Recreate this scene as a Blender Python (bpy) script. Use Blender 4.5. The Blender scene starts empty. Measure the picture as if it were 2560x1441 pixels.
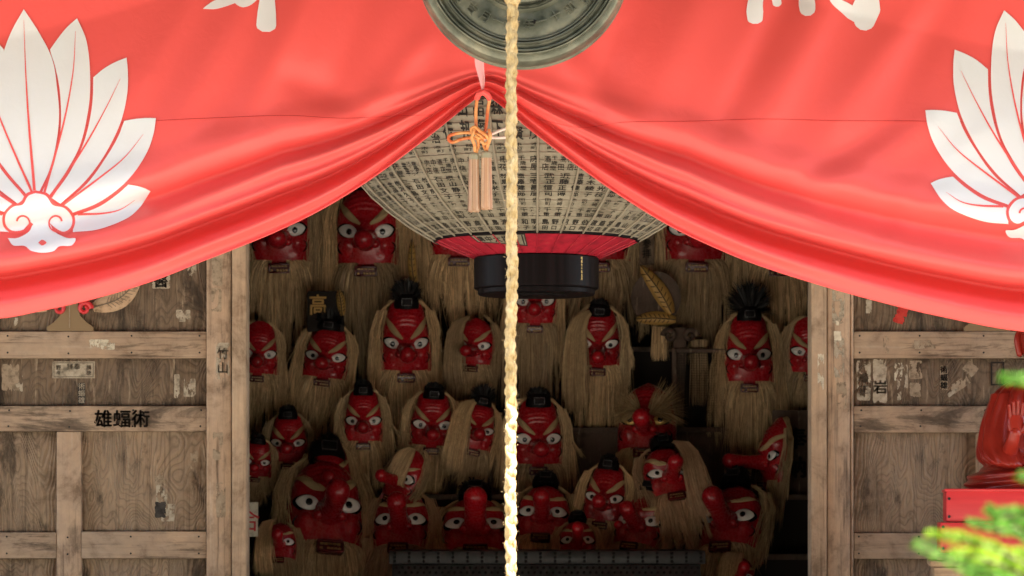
import bpy, bmesh, math, random
from mathutils import Vector, Matrix, Euler
R = math.radians
PI = math.pi
sc = bpy.context.scene
C = sc.collection

# ------------------------------------------------------------------ camera
FPX, EYE, VX, VY, CAMY = 7840.0, 1.6, 1280.0, 1290.0, -10.0
cam_d = bpy.data.cameras.new('camera')
cam = bpy.data.objects.new('camera', cam_d)
C.objects.link(cam)
cam.location = (0, CAMY, EYE)
cam.rotation_euler = (R(90), 0, 0)
cam_d.sensor_width = 36
cam_d.lens = 36 * FPX / 2560
cam_d.shift_y = (VY - 720.5) / 2560
cam_d.clip_start = 0.05
cam_d.clip_end = 3000
cam_d.dof.use_dof = True
cam_d.dof.focus_distance = 8.9
cam_d.dof.aperture_fstop = 7.5
sc.camera = cam

# ------------------------------------------------------------------ sky, sun, exposure
SUN_EL, SUN_AZ = R(62.4), R(40)          # azimuth measured from the -Y direction towards +X
w = bpy.data.worlds.new('World')
sc.world = w
w.use_nodes = True
wn = w.node_tree
bg = wn.nodes['Background']
sky = wn.nodes.new('ShaderNodeTexSky')
sky.sky_type = 'NISHITA'
sky.sun_disc = False
sky.sun_elevation = SUN_EL
sdir = Vector((math.sin(SUN_AZ) * math.cos(SUN_EL), -math.cos(SUN_AZ) * math.cos(SUN_EL), math.sin(SUN_EL)))
sky.sun_rotation = math.atan2(sdir.x, sdir.y)
sky.air_density = 0.9
sky.dust_density = 2.2
sky.ozone_density = 0.6
wn.links.new(sky.outputs[0], bg.inputs[0])
bg.inputs[1].default_value = 0.12
sun_d = bpy.data.lights.new('sun', 'SUN')
sun_d.energy = 5.0
sun_d.angle = R(0.53)
sun_d.color = (1, 0.95, 0.87)
sun = bpy.data.objects.new('sun', sun_d)
C.objects.link(sun)
sun.rotation_euler = sdir.to_track_quat('Z', 'Y').to_euler()
sun.location = sdir * 30
sc.view_settings.view_transform = 'Standard'
sc.view_settings.look = 'None'
sc.view_settings.exposure = 3.05
sc.view_settings.gamma = 1
sc.view_settings.use_curve_mapping = False
sc.render.engine = 'CYCLES'
sc.cycles.use_denoising = True
sc.cycles.max_bounces = 10
sc.cycles.diffuse_bounces = 6
sc.cycles.sample_clamp_indirect = 6

# ------------------------------------------------------------------ helpers
def sc_at(Y):
    return (Y - CAMY) / FPX
def P(px, py, Y):
    s = sc_at(Y)
    return Vector(((px - VX) * s, Y, EYE + (VY - py) * s))
ORG = {}
def org(o):
    return ORG.get(o.name, Vector((0, 0, 0))) if o else Vector((0, 0, 0))
def thing(name, label, cat, loc=(0, 0, 0), group=None, kind=None):
    o = bpy.data.objects.new(name, None)
    C.objects.link(o)
    o.location = loc
    o.empty_display_size = 0.05
    ORG[o.name] = Vector(loc)
    tag(o, label, cat, group, kind)
    return o
def tag(o, label=None, cat=None, group=None, kind=None):
    if label: o['label'] = label
    if cat: o['category'] = cat
    if group: o['group'] = group
    if kind: o['kind'] = kind
    return o
class MB:
    def __init__(s):
        s.v = []; s.f = []
    def add(s, vs, fs):
        b = len(s.v)
        s.v += [Vector(p) for p in vs]
        s.f += [tuple(i + b for i in f) for f in fs]
        return s
    def box(s, c, sz, bev=0.0, rot=None):
        bm = bmesh.new()
        bmesh.ops.create_cube(bm, size=1)
        for v in bm.verts:
            v.co = Vector((v.co.x * sz[0], v.co.y * sz[1], v.co.z * sz[2]))
        if bev > 0:
            bmesh.ops.bevel(bm, geom=list(bm.edges), offset=bev, segments=2, profile=0.5, affect='EDGES')
        M = Matrix.Translation(Vector(c))
        if rot is not None: M = M @ rot.to_4x4()
        bm.verts.index_update()
        s.add([M @ v.co for v in bm.verts], [[v.index for v in f.verts] for f in bm.faces])
        bm.free()
        return s
    def pbox(s, x0, x1, y0, y1, Yf, depth, bev=0.002):
        """box whose front face shows at pixels x0..x1, y0..y1 at depth Yf, going back by depth"""
        a = P(x0, y1, Yf); b = P(x1, y0, Yf)
        return s.box(((a.x + b.x) / 2, Yf + depth / 2, (a.z + b.z) / 2), (b.x - a.x, depth, b.z - a.z), bev)
    def grid(s, fn, nu, nv, wrap=False):
        vs = [fn(i / nu, j / nv) for j in range(nv + 1) for i in range(nu + (0 if wrap else 1))]
        n = nu if wrap else nu + 1
        fs = []
        for j in range(nv):
            for i in range(nu):
                i2 = (i + 1) % n
                fs.append((j * n + i, j * n + i2, (j + 1) * n + i2, (j + 1) * n + i))
        return s.add(vs, fs)
    def tube(s, pts, rad, n=8, cap=True, round_end=False):
        pts = [Vector(p) for p in pts]
        if not isinstance(rad, (list, tuple)): rad = [rad] * len(pts)
        rad = list(rad)
        if round_end:
            d0 = (pts[1] - pts[0]).normalized(); d1 = (pts[-1] - pts[-2]).normalized()
            r1 = rad[-1]; r0 = rad[0]
            ext1 = [(pts[-1] + d1 * r1 * math.sin(a), r1 * math.cos(a)) for a in (0.45, 0.9, 1.25, 1.5)]
            ext0 = [(pts[0] - d0 * r0 * math.sin(a), r0 * math.cos(a)) for a in (1.5, 1.25, 0.9, 0.45)]
            pts = [p for p, _ in ext0] + pts + [p for p, _ in ext1]
            rad = [r for _, r in ext0] + rad + [r for _, r in ext1]
        vs = []; m = len(pts)
        t0 = (pts[1] - pts[0]).normalized()
        ref = Vector((0, 0, 1)) if abs(t0.z) < 0.9 else Vector((1, 0, 0))
        u = t0.cross(ref).normalized()
        for i in range(m):
            t = (pts[min(i + 1, m - 1)] - pts[max(i - 1, 0)])
            if t.length < 1e-9: t = t0
            t = t.normalized()
            u = (u - t * u.dot(t)).normalized()
            v = t.cross(u)
            for k in range(n):
                a = 2 * PI * k / n
                vs.append(pts[i] + (u * math.cos(a) + v * math.sin(a)) * rad[i])
        fs = [(i * n + k, i * n + (k + 1) % n, (i + 1) * n + (k + 1) % n, (i + 1) * n + k) for i in range(m - 1) for k in range(n)]
        if cap:
            fs.append(tuple(range(n - 1, -1, -1))); fs.append(tuple((m - 1) * n + k for k in range(n)))
        return s.add(vs, fs)
    def prism(s, poly, Yf, depth):
        """polygon given in pixels at depth Yf, extruded back"""
        n = len(poly)
        fr = [P(x, y, Yf) for x, y in poly]
        bk = [p + Vector((0, depth, 0)) for p in fr]
        fs = [tuple(range(n)), tuple(range(2 * n - 1, n - 1, -1))]
        fs += [(i, (i + 1) % n, n + (i + 1) % n, n + i) for i in range(n)]
        return s.add(fr + bk, fs)
    def build(s, name, m, parent=None, smooth=True, local=False, angle=35):
        me = bpy.data.meshes.new(name)
        o0 = Vector((0, 0, 0)) if local else org(parent)
        me.from_pydata([tuple(v - o0) for v in s.v], [], s.f)
        if m: me.materials.append(m)
        me.validate()
        if smooth:
            me.shade_smooth()
            if angle: me.set_sharp_from_angle(angle=R(angle))
        o = bpy.data.objects.new(name, me)
        C.objects.link(o)
        if parent:
            o.parent = parent
        ORG[o.name] = o0
        return o
def share(src, name, parent):
    o = bpy.data.objects.new(name, src.data)
    C.objects.link(o)
    o.parent = parent
    ORG[o.name] = org(parent)
    return o
def crm(pts, n):
    """Catmull-Rom resampled to n+1 points"""
    pts = [Vector(p) for p in pts]
    m = len(pts) - 1
    out = []
    for k in range(n + 1):
        t = k / n * m
        i = min(int(t), m - 1); f = t - i
        p1, p2 = pts[i], pts[i + 1]
        p0 = pts[i - 1] if i > 0 else p1 * 2 - p2
        p3 = pts[i + 2] if i + 2 <= m else p2 * 2 - p1
        out.append(0.5 * ((2 * p1) + (p2 - p0) * f + (2 * p0 - 5 * p1 + 4 * p2 - p3) * f * f + (3 * p1 - p0 - 3 * p2 + p3) * f ** 3))
    return out
def lin(tab, x):
    if x <= tab[0][0]: return tab[0][1]
    for (a, b), (c, d) in zip(tab, tab[1:]):
        if x <= c:
            return b + (d - b) * (x - a) / (c - a)
    return tab[-1][1]
def smt(tab, x):
    """smooth monotone-x interpolation (Hermite with finite-difference slopes)"""
    n = len(tab)
    if x <= tab[0][0]: return tab[0][1]
    if x >= tab[-1][0]: return tab[-1][1]
    for i in range(n - 1):
        if x <= tab[i + 1][0]: break
    def sl(k):
        if k == 0: return (tab[1][1] - tab[0][1]) / (tab[1][0] - tab[0][0])
        if k == n - 1: return (tab[-1][1] - tab[-2][1]) / (tab[-1][0] - tab[-2][0])
        return (tab[k + 1][1] - tab[k - 1][1]) / (tab[k + 1][0] - tab[k - 1][0])
    x0, y0 = tab[i]; x1, y1 = tab[i + 1]; h = x1 - x0; t = (x - x0) / h
    return (2 * t ** 3 - 3 * t * t + 1) * y0 + (t ** 3 - 2 * t * t + t) * h * sl(i) + (-2 * t ** 3 + 3 * t * t) * y1 + (t ** 3 - t * t) * h * sl(i + 1)
def sstep(a, b, x):
    t = min(1, max(0, (x - a) / (b - a)))
    return t * t * (3 - 2 * t)
_gl = {}
def glyph(ch, bold=0.0):
    k = (ch, bold)
    if k in _gl: return _gl[k]
    c = bpy.data.curves.new('t', 'FONT')
    c.body = ch; c.resolution_u = 2
    o = bpy.data.objects.new('t', c)
    C.objects.link(o)
    dg = bpy.context.evaluated_depsgraph_get()
    me = bpy.data.meshes.new_from_object(o.evaluated_get(dg))
    vs = [(v.co.x - 0.5, v.co.y - 0.38) for v in me.vertices]
    fs = [tuple(p.vertices) for p in me.polygons]
    if bold > 0.004:
        v0, f0, n0 = list(vs), list(fs), len(vs)
        vs, fs = [], []
        for i, (ox, oy) in enumerate(((-1, 0), (1, 0), (0, 0.8), (0, -0.8))):
            vs += [(x + ox * bold, y + oy * bold) for x, y in v0]
            fs += [tuple(k + i * n0 for k in f) for f in f0]
    bpy.data.objects.remove(o); bpy.data.curves.remove(c); bpy.data.meshes.remove(me)
    _gl[k] = (vs, fs)
    return _gl[k]
def fine(vs, fs, L):
    """split long edges of a 2D glyph so that it can follow a curved surface"""
    bm = bmesh.new()
    bv = [bm.verts.new((x, y, 0)) for x, y in vs]
    for f in fs:
        try: bm.faces.new([bv[i] for i in f])
        except ValueError: pass
    for _ in range(3):
        es = [e for e in bm.edges if e.calc_length() > L]
        if not es: break
        bmesh.ops.subdivide_edges(bm, edges=es, cuts=1)
        bmesh.ops.triangulate(bm, faces=[f for f in bm.faces if len(f.verts) > 3])
    bm.verts.index_update()
    r = ([(v.co.x, v.co.y) for v in bm.verts], [tuple(v.index for v in f.verts) for f in bm.faces])
    bm.free()
    return r

_fg = {}
def fine_glyph(ch, bold):
    if (ch, bold) not in _fg: _fg[(ch, bold)] = fine(*glyph(ch, bold), 0.4)
    return _fg[(ch, bold)]

# ------------------------------------------------------------------ materials
def nd(nt, typ, ins=None, **props):
    n = nt.nodes.new(typ)
    for k, v in props.items(): setattr(n, k, v)
    for k, v in (ins or {}).items():
        if isinstance(v, bpy.types.NodeSocket): nt.links.new(v, n.inputs[k])
        else: n.inputs[k].default_value = v
    return n
def new_mat(name, base=(0.5, 0.5, 0.5), rough=0.6, metal=0.0, spec=0.5, **extra):
    m = bpy.data.materials.new(name)
    m.use_nodes = True
    b = m.node_tree.nodes['Principled BSDF']
    b.inputs['Base Color'].default_value = (*base, 1)
    b.inputs['Roughness'].default_value = rough
    b.inputs['Metallic'].default_value = metal
    b.inputs['Specular IOR Level'].default_value = spec
    for k, v in extra.items():
        b.inputs[k.replace('_', ' ')].default_value = v
    return m, m.node_tree, b
def ramp(nt, fac, stops):
    n = nt.nodes.new('ShaderNodeValToRGB')
    nt.links.new(fac, n.inputs[0])
    el = n.color_ramp.elements
    while len(el) < len(stops): el.new(0.5)
    for e, (p, c) in zip(el, stops):
        e.position = p
        e.color = (*c, 1) if len(c) == 3 else c
    return n.outputs[0]
def mixc(nt, fac, a, b, mode='MIX'):
    n = nt.nodes.new('ShaderNodeMix')
    n.data_type = 'RGBA'; n.blend_type = mode
    for k, v in ((0, fac), (6, a), (7, b)):
        if isinstance(v, bpy.types.NodeSocket): nt.links.new(v, n.inputs[k])
        else: n.inputs[k].default_value = (*v, 1) if isinstance(v, tuple) and len(v) == 3 else v
    return n.outputs[2]
def math_n(nt, op, a, b=0.0, c=0.0):
    n = nt.nodes.new('ShaderNodeMath'); n.operation = op
    for k, v in enumerate((a, b, c)):
        if isinstance(v, bpy.types.NodeSocket): nt.links.new(v, n.inputs[k])
        else: n.inputs[k].default_value = v
    return n.outputs[0]
def coords(nt, scale=(1, 1, 1), loc=(0, 0, 0), kind='Object'):
    tc = nt.nodes.new('ShaderNodeTexCoord')
    mp = nd(nt, 'ShaderNodeMapping', {'Vector': tc.outputs[kind], 'Scale': scale, 'Location': loc})
    return mp.outputs[0]
def noise(nt, vec, scale, detail=4, rough=0.55, dist=0.0):
    n = nd(nt, 'ShaderNodeTexNoise', {'Vector': vec, 'Scale': scale, 'Detail': detail, 'Roughness': rough, 'Distortion': dist})
    return n.outputs[0]
def bump(nt, b, h, strength=0.3, dist=0.01):
    n = nd(nt, 'ShaderNodeBump', {'Height': h, 'Strength': strength, 'Distance': dist})
    nt.links.new(n.outputs[0], b.inputs['Normal'])
def wood(name, axis, light=(0.42, 0.30, 0.205), dark=(0.105, 0.066, 0.042), grey=(0.48, 0.38, 0.285), figure=False, stain=0.5, off=0.0):
    m, nt, b = new_mat(name, rough=0.78, spec=0.25)
    st = {'x': (1.6, 40, 46), 'z': (46, 40, 1.6)}[axis]
    g = coords(nt, st, (off, off * 2, off))
    gr = noise(nt, g, 1.6, 6, 0.65)
    o = coords(nt, (1, 1, 1), (off, off, off * 3))
    blot = noise(nt, o, 3.0, 5, 0.6)
    col = ramp(nt, gr, [(0.30, dark), (0.47, light), (0.58, light), (0.75, grey)])
    h = gr
    if figure:
        st2 = {'x': (1.0, 1, 5.0), 'z': (5.0, 1, 1.7)}[axis]
        fb = noise(nt, coords(nt, st2, (off * 1.7, off, off)), 1.0, 2.6, 0.42, 0.5)
        lines = math_n(nt, 'FRACT', math_n(nt, 'MULTIPLY', fb, 58.0))
        tri = math_n(nt, 'ABSOLUTE', math_n(nt, 'SUBTRACT', lines, 0.5))
        fig = ramp(nt, tri, [(0.0, (0.30, 0.30, 0.30)), (0.16, (0.9, 0.9, 0.9)), (0.5, (1, 1, 1))])
        col = mixc(nt, 0.6, col, fig, 'MULTIPLY')
        h = math_n(nt, 'ADD', math_n(nt, 'MULTIPLY', gr, 0.4), math_n(nt, 'MULTIPLY', tri, 1.6))
    col = mixc(nt, ramp(nt, blot, [(0.35, (0, 0, 0)), (0.7, (0.45, 0.45, 0.45))]), col, grey)
    fl = noise(nt, coords(nt, {'x': (8, 8, 60), 'z': (60, 8, 8)}[axis], (3 + off, 2, 1)), 1.0, 4, 0.6)
    col = mixc(nt, ramp(nt, fl, [(0.60, (0, 0, 0)), (0.70, (0.55, 0.55, 0.55))]), col, (0.50, 0.39, 0.27))
    # blotchy old dirt, streaky weather marks and dark mould patches with a shape of their own
    bl2 = noise(nt, coords(nt, (1, 1, 1), (off * 7, 4, off)), 7.0, 9, 0.72, 0.3)
    col = mixc(nt, 0.85, col, ramp(nt, bl2, [(0.34, (0.42, 0.38, 0.34)), (0.48, (0.92, 0.92, 0.92)), (0.60, (1.1, 1.08, 1.04)), (0.72, (1.35, 1.3, 1.22))]), 'MULTIPLY')
    sv = {'x': (2.2, 3, 11), 'z': (9, 3, 3.2)}[axis]
    s1 = noise(nt, coords(nt, sv, (off * 5, 1, off * 2)), 1.3, 9, 0.72, 0.5)
    mask = ramp(nt, s1, [(0.52, (0, 0, 0)), (0.60, (0.8, 0.8, 0.8)), (0.66, (1, 1, 1))])
    col = mixc(nt, math_n(nt, 'MULTIPLY', mask, stain), col, (0.032, 0.024, 0.018))
    nt.links.new(col, b.inputs['Base Color'])
    bump(nt, b, h, 0.8, 0.004)
    return m
M = {}
M['rail'] = wood('weathered_rail_wood', 'x', stain=0.75)
M['stile'] = wood('weathered_stile_wood', 'z', light=(0.48, 0.335, 0.225), grey=(0.56, 0.44, 0.33), stain=0.5, off=2.3)
M['jamb'] = wood('pale_jamb_wood', 'z', light=(0.48, 0.34, 0.225), dark=(0.24, 0.16, 0.10), grey=(0.53, 0.41, 0.30), stain=0.2, off=5.1)
M['panel'] = wood('figured_panel_wood', 'z', light=(0.33, 0.235, 0.155), dark=(0.11, 0.072, 0.047), grey=(0.40, 0.31, 0.225), figure=True, stain=0.8, off=1.2)
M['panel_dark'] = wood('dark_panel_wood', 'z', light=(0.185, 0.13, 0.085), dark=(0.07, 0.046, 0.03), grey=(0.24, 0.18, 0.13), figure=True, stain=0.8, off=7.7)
M['beam'] = wood('eave_wood', 'x', light=(0.20, 0.13, 0.08), off=3.3)
M['interior'] = new_mat('dark_hall_boards', (0.022, 0.017, 0.014), 0.8, spec=0.2)[0]  # one even near-black tone for walls, ceiling, tiers and sign
M['board'] = wood('brown_hall_boards', 'z', light=(0.12, 0.082, 0.06), dark=(0.065, 0.045, 0.033), grey=(0.13, 0.098, 0.08), stain=0.3, off=4.4)

def m_cloth(name, base, sheen_col):
    m, nt, b = new_mat(name, base, 0.40, spec=0.36)
    b.inputs['Sheen Weight'].default_value = 0.06
    b.inputs['Sheen Roughness'].default_value = 0.4
    b.inputs['Sheen Tint'].default_value = (*sheen_col, 1)
    v = coords(nt, (1, 1, 1))
    n1 = noise(nt, v, 900, 2, 0.5)
    n2 = noise(nt, v, 22, 5, 0.55, 0.5)
    bump(nt, b, math_n(nt, 'ADD', math_n(nt, 'MULTIPLY', n2, 1.0), math_n(nt, 'MULTIPLY', n1, 0.03)), 0.14, 0.01)
    tr = nd(nt, 'ShaderNodeBsdfTranslucent', {'Color': (*base, 1)})
    mx = nd(nt, 'ShaderNodeMixShader', {0: 0.12, 1: b.outputs[0], 2: tr.outputs[0]})
    nt.links.new(mx.outputs[0], nt.nodes['Material Output'].inputs[0])
    return m
M['cloth'] = m_cloth('red_satin_cloth', (0.86, 0.105, 0.095), (1.0, 0.72, 0.68))
M['print'] = m_cloth('white_printed_cloth', (0.78, 0.78, 0.79), (0.9, 0.92, 1.0))
M['seam'] = new_mat('seam_thread', (0.62, 0.05, 0.045), 0.7)[0]

m, nt, b = new_mat('aged_bronze', (0.2, 0.2, 0.17), 0.42, 0.55)
v = coords(nt)
n1 = noise(nt, v, 14, 6, 0.6); n2 = noise(nt, v, 60, 4, 0.6)
nt.links.new(ramp(nt, n1, [(0.3, (0.075, 0.083, 0.06)), (0.5, (0.155, 0.16, 0.12)), (0.72, (0.28, 0.26, 0.185))]), b.inputs['Base Color'])
nt.links.new(ramp(nt, n2, [(0.3, (0.34, 0.34, 0.34)), (0.7, (0.55, 0.55, 0.55))]), b.inputs['Roughness'])
bump(nt, b, n1, 0.08, 0.01)
M['bronze'] = m
M['hole'] = new_mat('black_hole', (0.004, 0.004, 0.004), 0.9)[0]

def fibre(name, c0, c1, rough=0.6, spec=0.35, st=None):
    m, nt, b = new_mat(name, c0, rough, spec=spec)
    gi = nt.nodes.new('ShaderNodeNewGeometry')
    col = ramp(nt, gi.outputs['Random Per Island'], [(0.0, c0), (0.75, c1), (1.0, tuple(min(1, x * 1.35) for x in c1))])
    v = coords(nt, (1, 1, 1))
    n1 = noise(nt, v, 7, 3, 0.6)
    col = mixc(nt, 0.6, col, ramp(nt, n1, [(0.25, (0.55, 0.52, 0.48)), (0.7, (1, 1, 1))]), 'MULTIPLY')
    oi = nt.nodes.new('ShaderNodeObjectInfo')
    col = mixc(nt, 1.0, col, ramp(nt, oi.outputs['Random'], [(0.0, (0.62, 0.58, 0.54)), (0.5, (0.9, 0.88, 0.84)), (1.0, (1.08, 1.0, 0.9))]), 'MULTIPLY')
    nt.links.new(col, b.inputs['Base Color'])
    return m
M['hemp'] = fibre('hemp_beard_fibre', (0.27, 0.185, 0.095), (0.76, 0.58, 0.34), 0.5)
M['hemp_pale'] = fibre('pale_hemp_hair', (0.42, 0.27, 0.16), (0.62, 0.44, 0.28), 0.5)
M['straw'] = fibre('straw_fibre', (0.30, 0.20, 0.09), (0.50, 0.37, 0.19), 0.5)
M['black_hair'] = fibre('black_horse_hair', (0.006, 0.006, 0.007), (0.018, 0.017, 0.017), 0.45)
M['tassel'] = fibre('pale_orange_silk', (0.66, 0.34, 0.19), (0.80, 0.53, 0.36), 0.4, 0.5)

m, nt, b = new_mat('jute_rope', (0.45, 0.32, 0.14), 0.75, spec=0.2)
v = coords(nt, (260, 260, 60)); n1 = noise(nt, v, 1.0, 5, 0.65)
v2 = coords(nt, (1, 1, 1)); n2 = noise(nt, v2, 40, 3)
c = mixc(nt, ramp(nt, n2, [(0.35, (0, 0, 0)), (0.7, (1, 1, 1))]), (0.45, 0.31, 0.13), (0.66, 0.51, 0.27))
nt.links.new(mixc(nt, 0.7, c, ramp(nt, n1, [(0.3, (0.5, 0.48, 0.42)), (0.6, (1, 1, 1))]), 'MULTIPLY'), b.inputs['Base Color'])
bump(nt, b, n1, 0.7, 0.003)
M['rope'] = m

m, nt, b = new_mat('oiled_lantern_paper', (0.5, 0.45, 0.34), 0.6, spec=0.3)
v = coords(nt)
n1 = noise(nt, v, 9, 6, 0.65); n2 = noise(nt, v, 70, 3, 0.6)
c = ramp(nt, n1, [(0.28, (0.14, 0.122, 0.085)), (0.5, (0.255, 0.23, 0.172)), (0.75, (0.36, 0.33, 0.255))])
c = mixc(nt, 0.5, c, ramp(nt, n2, [(0.3, (0.7, 0.68, 0.62)), (0.6, (1, 1, 1))]), 'MULTIPLY')
nt.links.new(c, b.inputs['Base Color'])
bump(nt, b, n2, 0.25, 0.003)
M['paper_lantern'] = m
m, nt, b = new_mat('lantern_cord', (0.27, 0.24, 0.18), 0.7, spec=0.2)
M['lantern_cord'] = m
m, nt, b = new_mat('red_painted_paper', (0.45, 0.012, 0.03), 0.55)
v = coords(nt); n1 = noise(nt, v, 30, 5, 0.6)
nt.links.new(ramp(nt, n1, [(0.3, (0.22, 0.007, 0.018)), (0.6, (0.40, 0.011, 0.03)), (0.85, (0.33, 0.06, 0.05))]), b.inputs['Base Color'])
bump(nt, b, n1, 0.2, 0.003)
M['paper_red'] = m
M['ink'] = new_mat('faded_ink', (0.028, 0.025, 0.022), 0.7, spec=0.2)[0]
M['ink_wood'] = new_mat('stencil_ink', (0.04, 0.033, 0.028), 0.8, spec=0.1)[0]
M['ink_grey'] = new_mat('grey_print_ink', (0.19, 0.155, 0.115), 0.8, spec=0.1)[0]
m, nt, b = new_mat('black_lacquer', (0.012, 0.010, 0.010), 0.42, spec=0.07)
v = coords(nt, (60, 60, 2)); n1 = noise(nt, v, 1.0, 4)
nt.links.new(ramp(nt, n1, [(0.35, (0.004, 0.0035, 0.0035)), (0.7, (0.011, 0.008, 0.009))]), b.inputs['Base Color'])
M['lacquer_black'] = m
M['gold'] = new_mat('gold_leaf', (0.62, 0.40, 0.12), 0.35, 0.6)[0]
M['gold_paint'] = new_mat('ochre_gold_paint', (0.46, 0.275, 0.07), 0.5, 0.15)[0]

m, nt, b = new_mat('red_lacquer', (0.42, 0.012, 0.02), 0.25, spec=0.4)
b.inputs['Coat Weight'].default_value = 0.1
b.inputs['Coat Roughness'].default_value = 0.15
v = coords(nt); n1 = noise(nt, v, 5, 4, 0.6); n2 = noise(nt, v, 26, 4, 0.6)
oi = nt.nodes.new('ShaderNodeObjectInfo')
c = ramp(nt, n1, [(0.3, (0.33, 0.008, 0.015)), (0.6, (0.50, 0.013, 0.022)), (0.8, (0.56, 0.02, 0.02))])
c = mixc(nt, math_n(nt, 'MULTIPLY', oi.outputs['Random'], 0.75), c, (0.23, 0.008, 0.012))
dust = noise(nt, v, 3.1, 6, 0.7)
c = mixc(nt, ramp(nt, dust, [(0.52, (0, 0, 0)), (0.75, (0.35, 0.35, 0.35))]), c, (0.20, 0.09, 0.06))
nt.links.new(c, b.inputs['Base Color'])
nt.links.new(ramp(nt, n2, [(0.3, (0.2, 0.2, 0.2)), (0.7, (0.36, 0.36, 0.36))]), b.inputs['Roughness'])
M['lacquer_red'] = m
M['eye_white'] = new_mat('eye_white_enamel', (0.72, 0.70, 0.66), 0.25)[0]
M['eye_black'] = new_mat('eye_black_enamel', (0.006, 0.006, 0.006), 0.15)[0]
M['mouth_dark'] = new_mat('mouth_dark_red', (0.075, 0.006, 0.008), 0.25)[0]
M['brow'] = new_mat('tan_brow_hair', (0.50, 0.37, 0.19), 0.7)[0]
m, nt, b = new_mat('statue_vermilion', (0.45, 0.03, 0.02), 0.28, spec=0.35)
v = coords(nt); n1 = noise(nt, v, 8, 4, 0.6)
nt.links.new(ramp(nt, n1, [(0.3, (0.20, 0.013, 0.009)), (0.7, (0.36, 0.03, 0.017))]), b.inputs['Base Color'])
M['statue'] = m
m, nt, b = new_mat('red_painted_wood', (0.68, 0.035, 0.04), 0.45)
v = coords(nt, (3, 3, 40)); n1 = noise(nt, v, 1.0, 5)
nt.links.new(ramp(nt, n1, [(0.3, (0.60, 0.026, 0.035)), (0.7, (0.74, 0.045, 0.05))]), b.inputs['Base Color'])
bump(nt, b, n1, 0.1, 0.002)
M['stand_red'] = m
M['plain_wood'] = wood('pale_pedestal_wood', 'x', light=(0.50, 0.33, 0.19), dark=(0.32, 0.2, 0.11), grey=(0.5, 0.38, 0.26), stain=0.15, off=9.2)
def paper(name, c0, c1, off, torn_=False):
    m, nt, b = new_mat(name, c0, 0.85, spec=0.1)
    v = coords(nt, (1, 1, 1), (off, off, off))
    n1 = noise(nt, v, 45, 6, 0.7)
    nt.links.new(ramp(nt, n1, [(0.33, tuple(x * 0.45 for x in c0)), (0.5, c0), (0.75, c1)]), b.inputs['Base Color'])
    bump(nt, b, n1, 0.3, 0.002)
    if torn_:
        n2 = noise(nt, coords(nt, (1, 1, 0.6), (off * 3, off, off)), 38, 7, 0.62, 0.4)
        nt.links.new(ramp(nt, n2, [(torn_, (0, 0, 0)), (torn_ + 0.02, (1, 1, 1))]), b.inputs['Alpha'])
    return m
M['paper_old_torn'] = paper('peeling_paper', (0.42, 0.36, 0.27), (0.56, 0.50, 0.40), 0.9, 0.47)
M['paper_thin_torn'] = paper('peeling_paper_ghost', (0.36, 0.28, 0.195), (0.46, 0.38, 0.28), 1.9, 0.46)
M['paper_cream_torn'] = paper('peeling_cream_paper', (0.62, 0.56, 0.43), (0.76, 0.70, 0.56), 2.9, 0.48)
M['ink_wood_worn'] = paper('worn_stencil_ink', (0.04, 0.033, 0.027), (0.05, 0.04, 0.03), 3.3, 0.36)
M['paper_old'] = paper('old_pasted_paper', (0.42, 0.36, 0.27), (0.56, 0.50, 0.40), 0.3)
M['paper_thin'] = paper('worn_paper_ghost', (0.34, 0.265, 0.185), (0.44, 0.36, 0.27), 4.1)
M['paper_cream'] = paper('cream_paper_scrap', (0.68, 0.62, 0.48), (0.80, 0.74, 0.60), 6.2)
M['paper_red_scrap'] = paper('red_paper_scrap', (0.55, 0.05, 0.04), (0.62, 0.08, 0.06), 2.2)
M['sticker_black'] = paper('black_printed_sticker', (0.055, 0.05, 0.045), (0.10, 0.09, 0.08), 1.2)
M['ribbon'] = new_mat('pink_nylon_tape', (0.85, 0.42, 0.42), 0.45)[0]
m, nt, b = new_mat('orange_cord', (0.70, 0.22, 0.05), 0.5)
v = coords(nt); n1 = noise(nt, v, 30, 2)
nt.links.new(ramp(nt, n1, [(0.38, (0.62, 0.12, 0.03)), (0.55, (0.72, 0.30, 0.09)), (0.75, (0.80, 0.42, 0.16))]), b.inputs['Base Color'])
M['cord_orange'] = m
M['cord_white'] = new_mat('white_faded_cord', (0.80, 0.62, 0.54), 0.5)[0]
M['cap_grey'] = new_mat('tassel_cap_thread', (0.36, 0.33, 0.22), 0.5)[0]
m, nt, b = new_mat('tinned_black_iron', (0.035, 0.035, 0.036), 0.38, 0.6)
v = coords(nt); n1 = noise(nt, v, 18, 5, 0.6)
nt.links.new(ramp(nt, n1, [(0.3, (0.012, 0.012, 0.012)), (0.7, (0.045, 0.045, 0.045))]), b.inputs['Base Color'])
nt.links.new(ramp(nt, n1, [(0.3, (0.3, 0.3, 0.3)), (0.7, (0.55, 0.55, 0.55))]), b.inputs['Roughness'])
M['iron'] = m
m, nt, b = new_mat('pale_gravel', (0.46, 0.43, 0.38), 0.9, spec=0.2)
v = coords(nt); n1 = noise(nt, v, 30, 6, 0.7)
nt.links.new(ramp(nt, n1, [(0.3, (0.17, 0.155, 0.125)), (0.7, (0.28, 0.255, 0.21))]), b.inputs['Base Color'])
bump(nt, b, n1, 0.6, 0.03)
M['gravel'] = m
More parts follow.
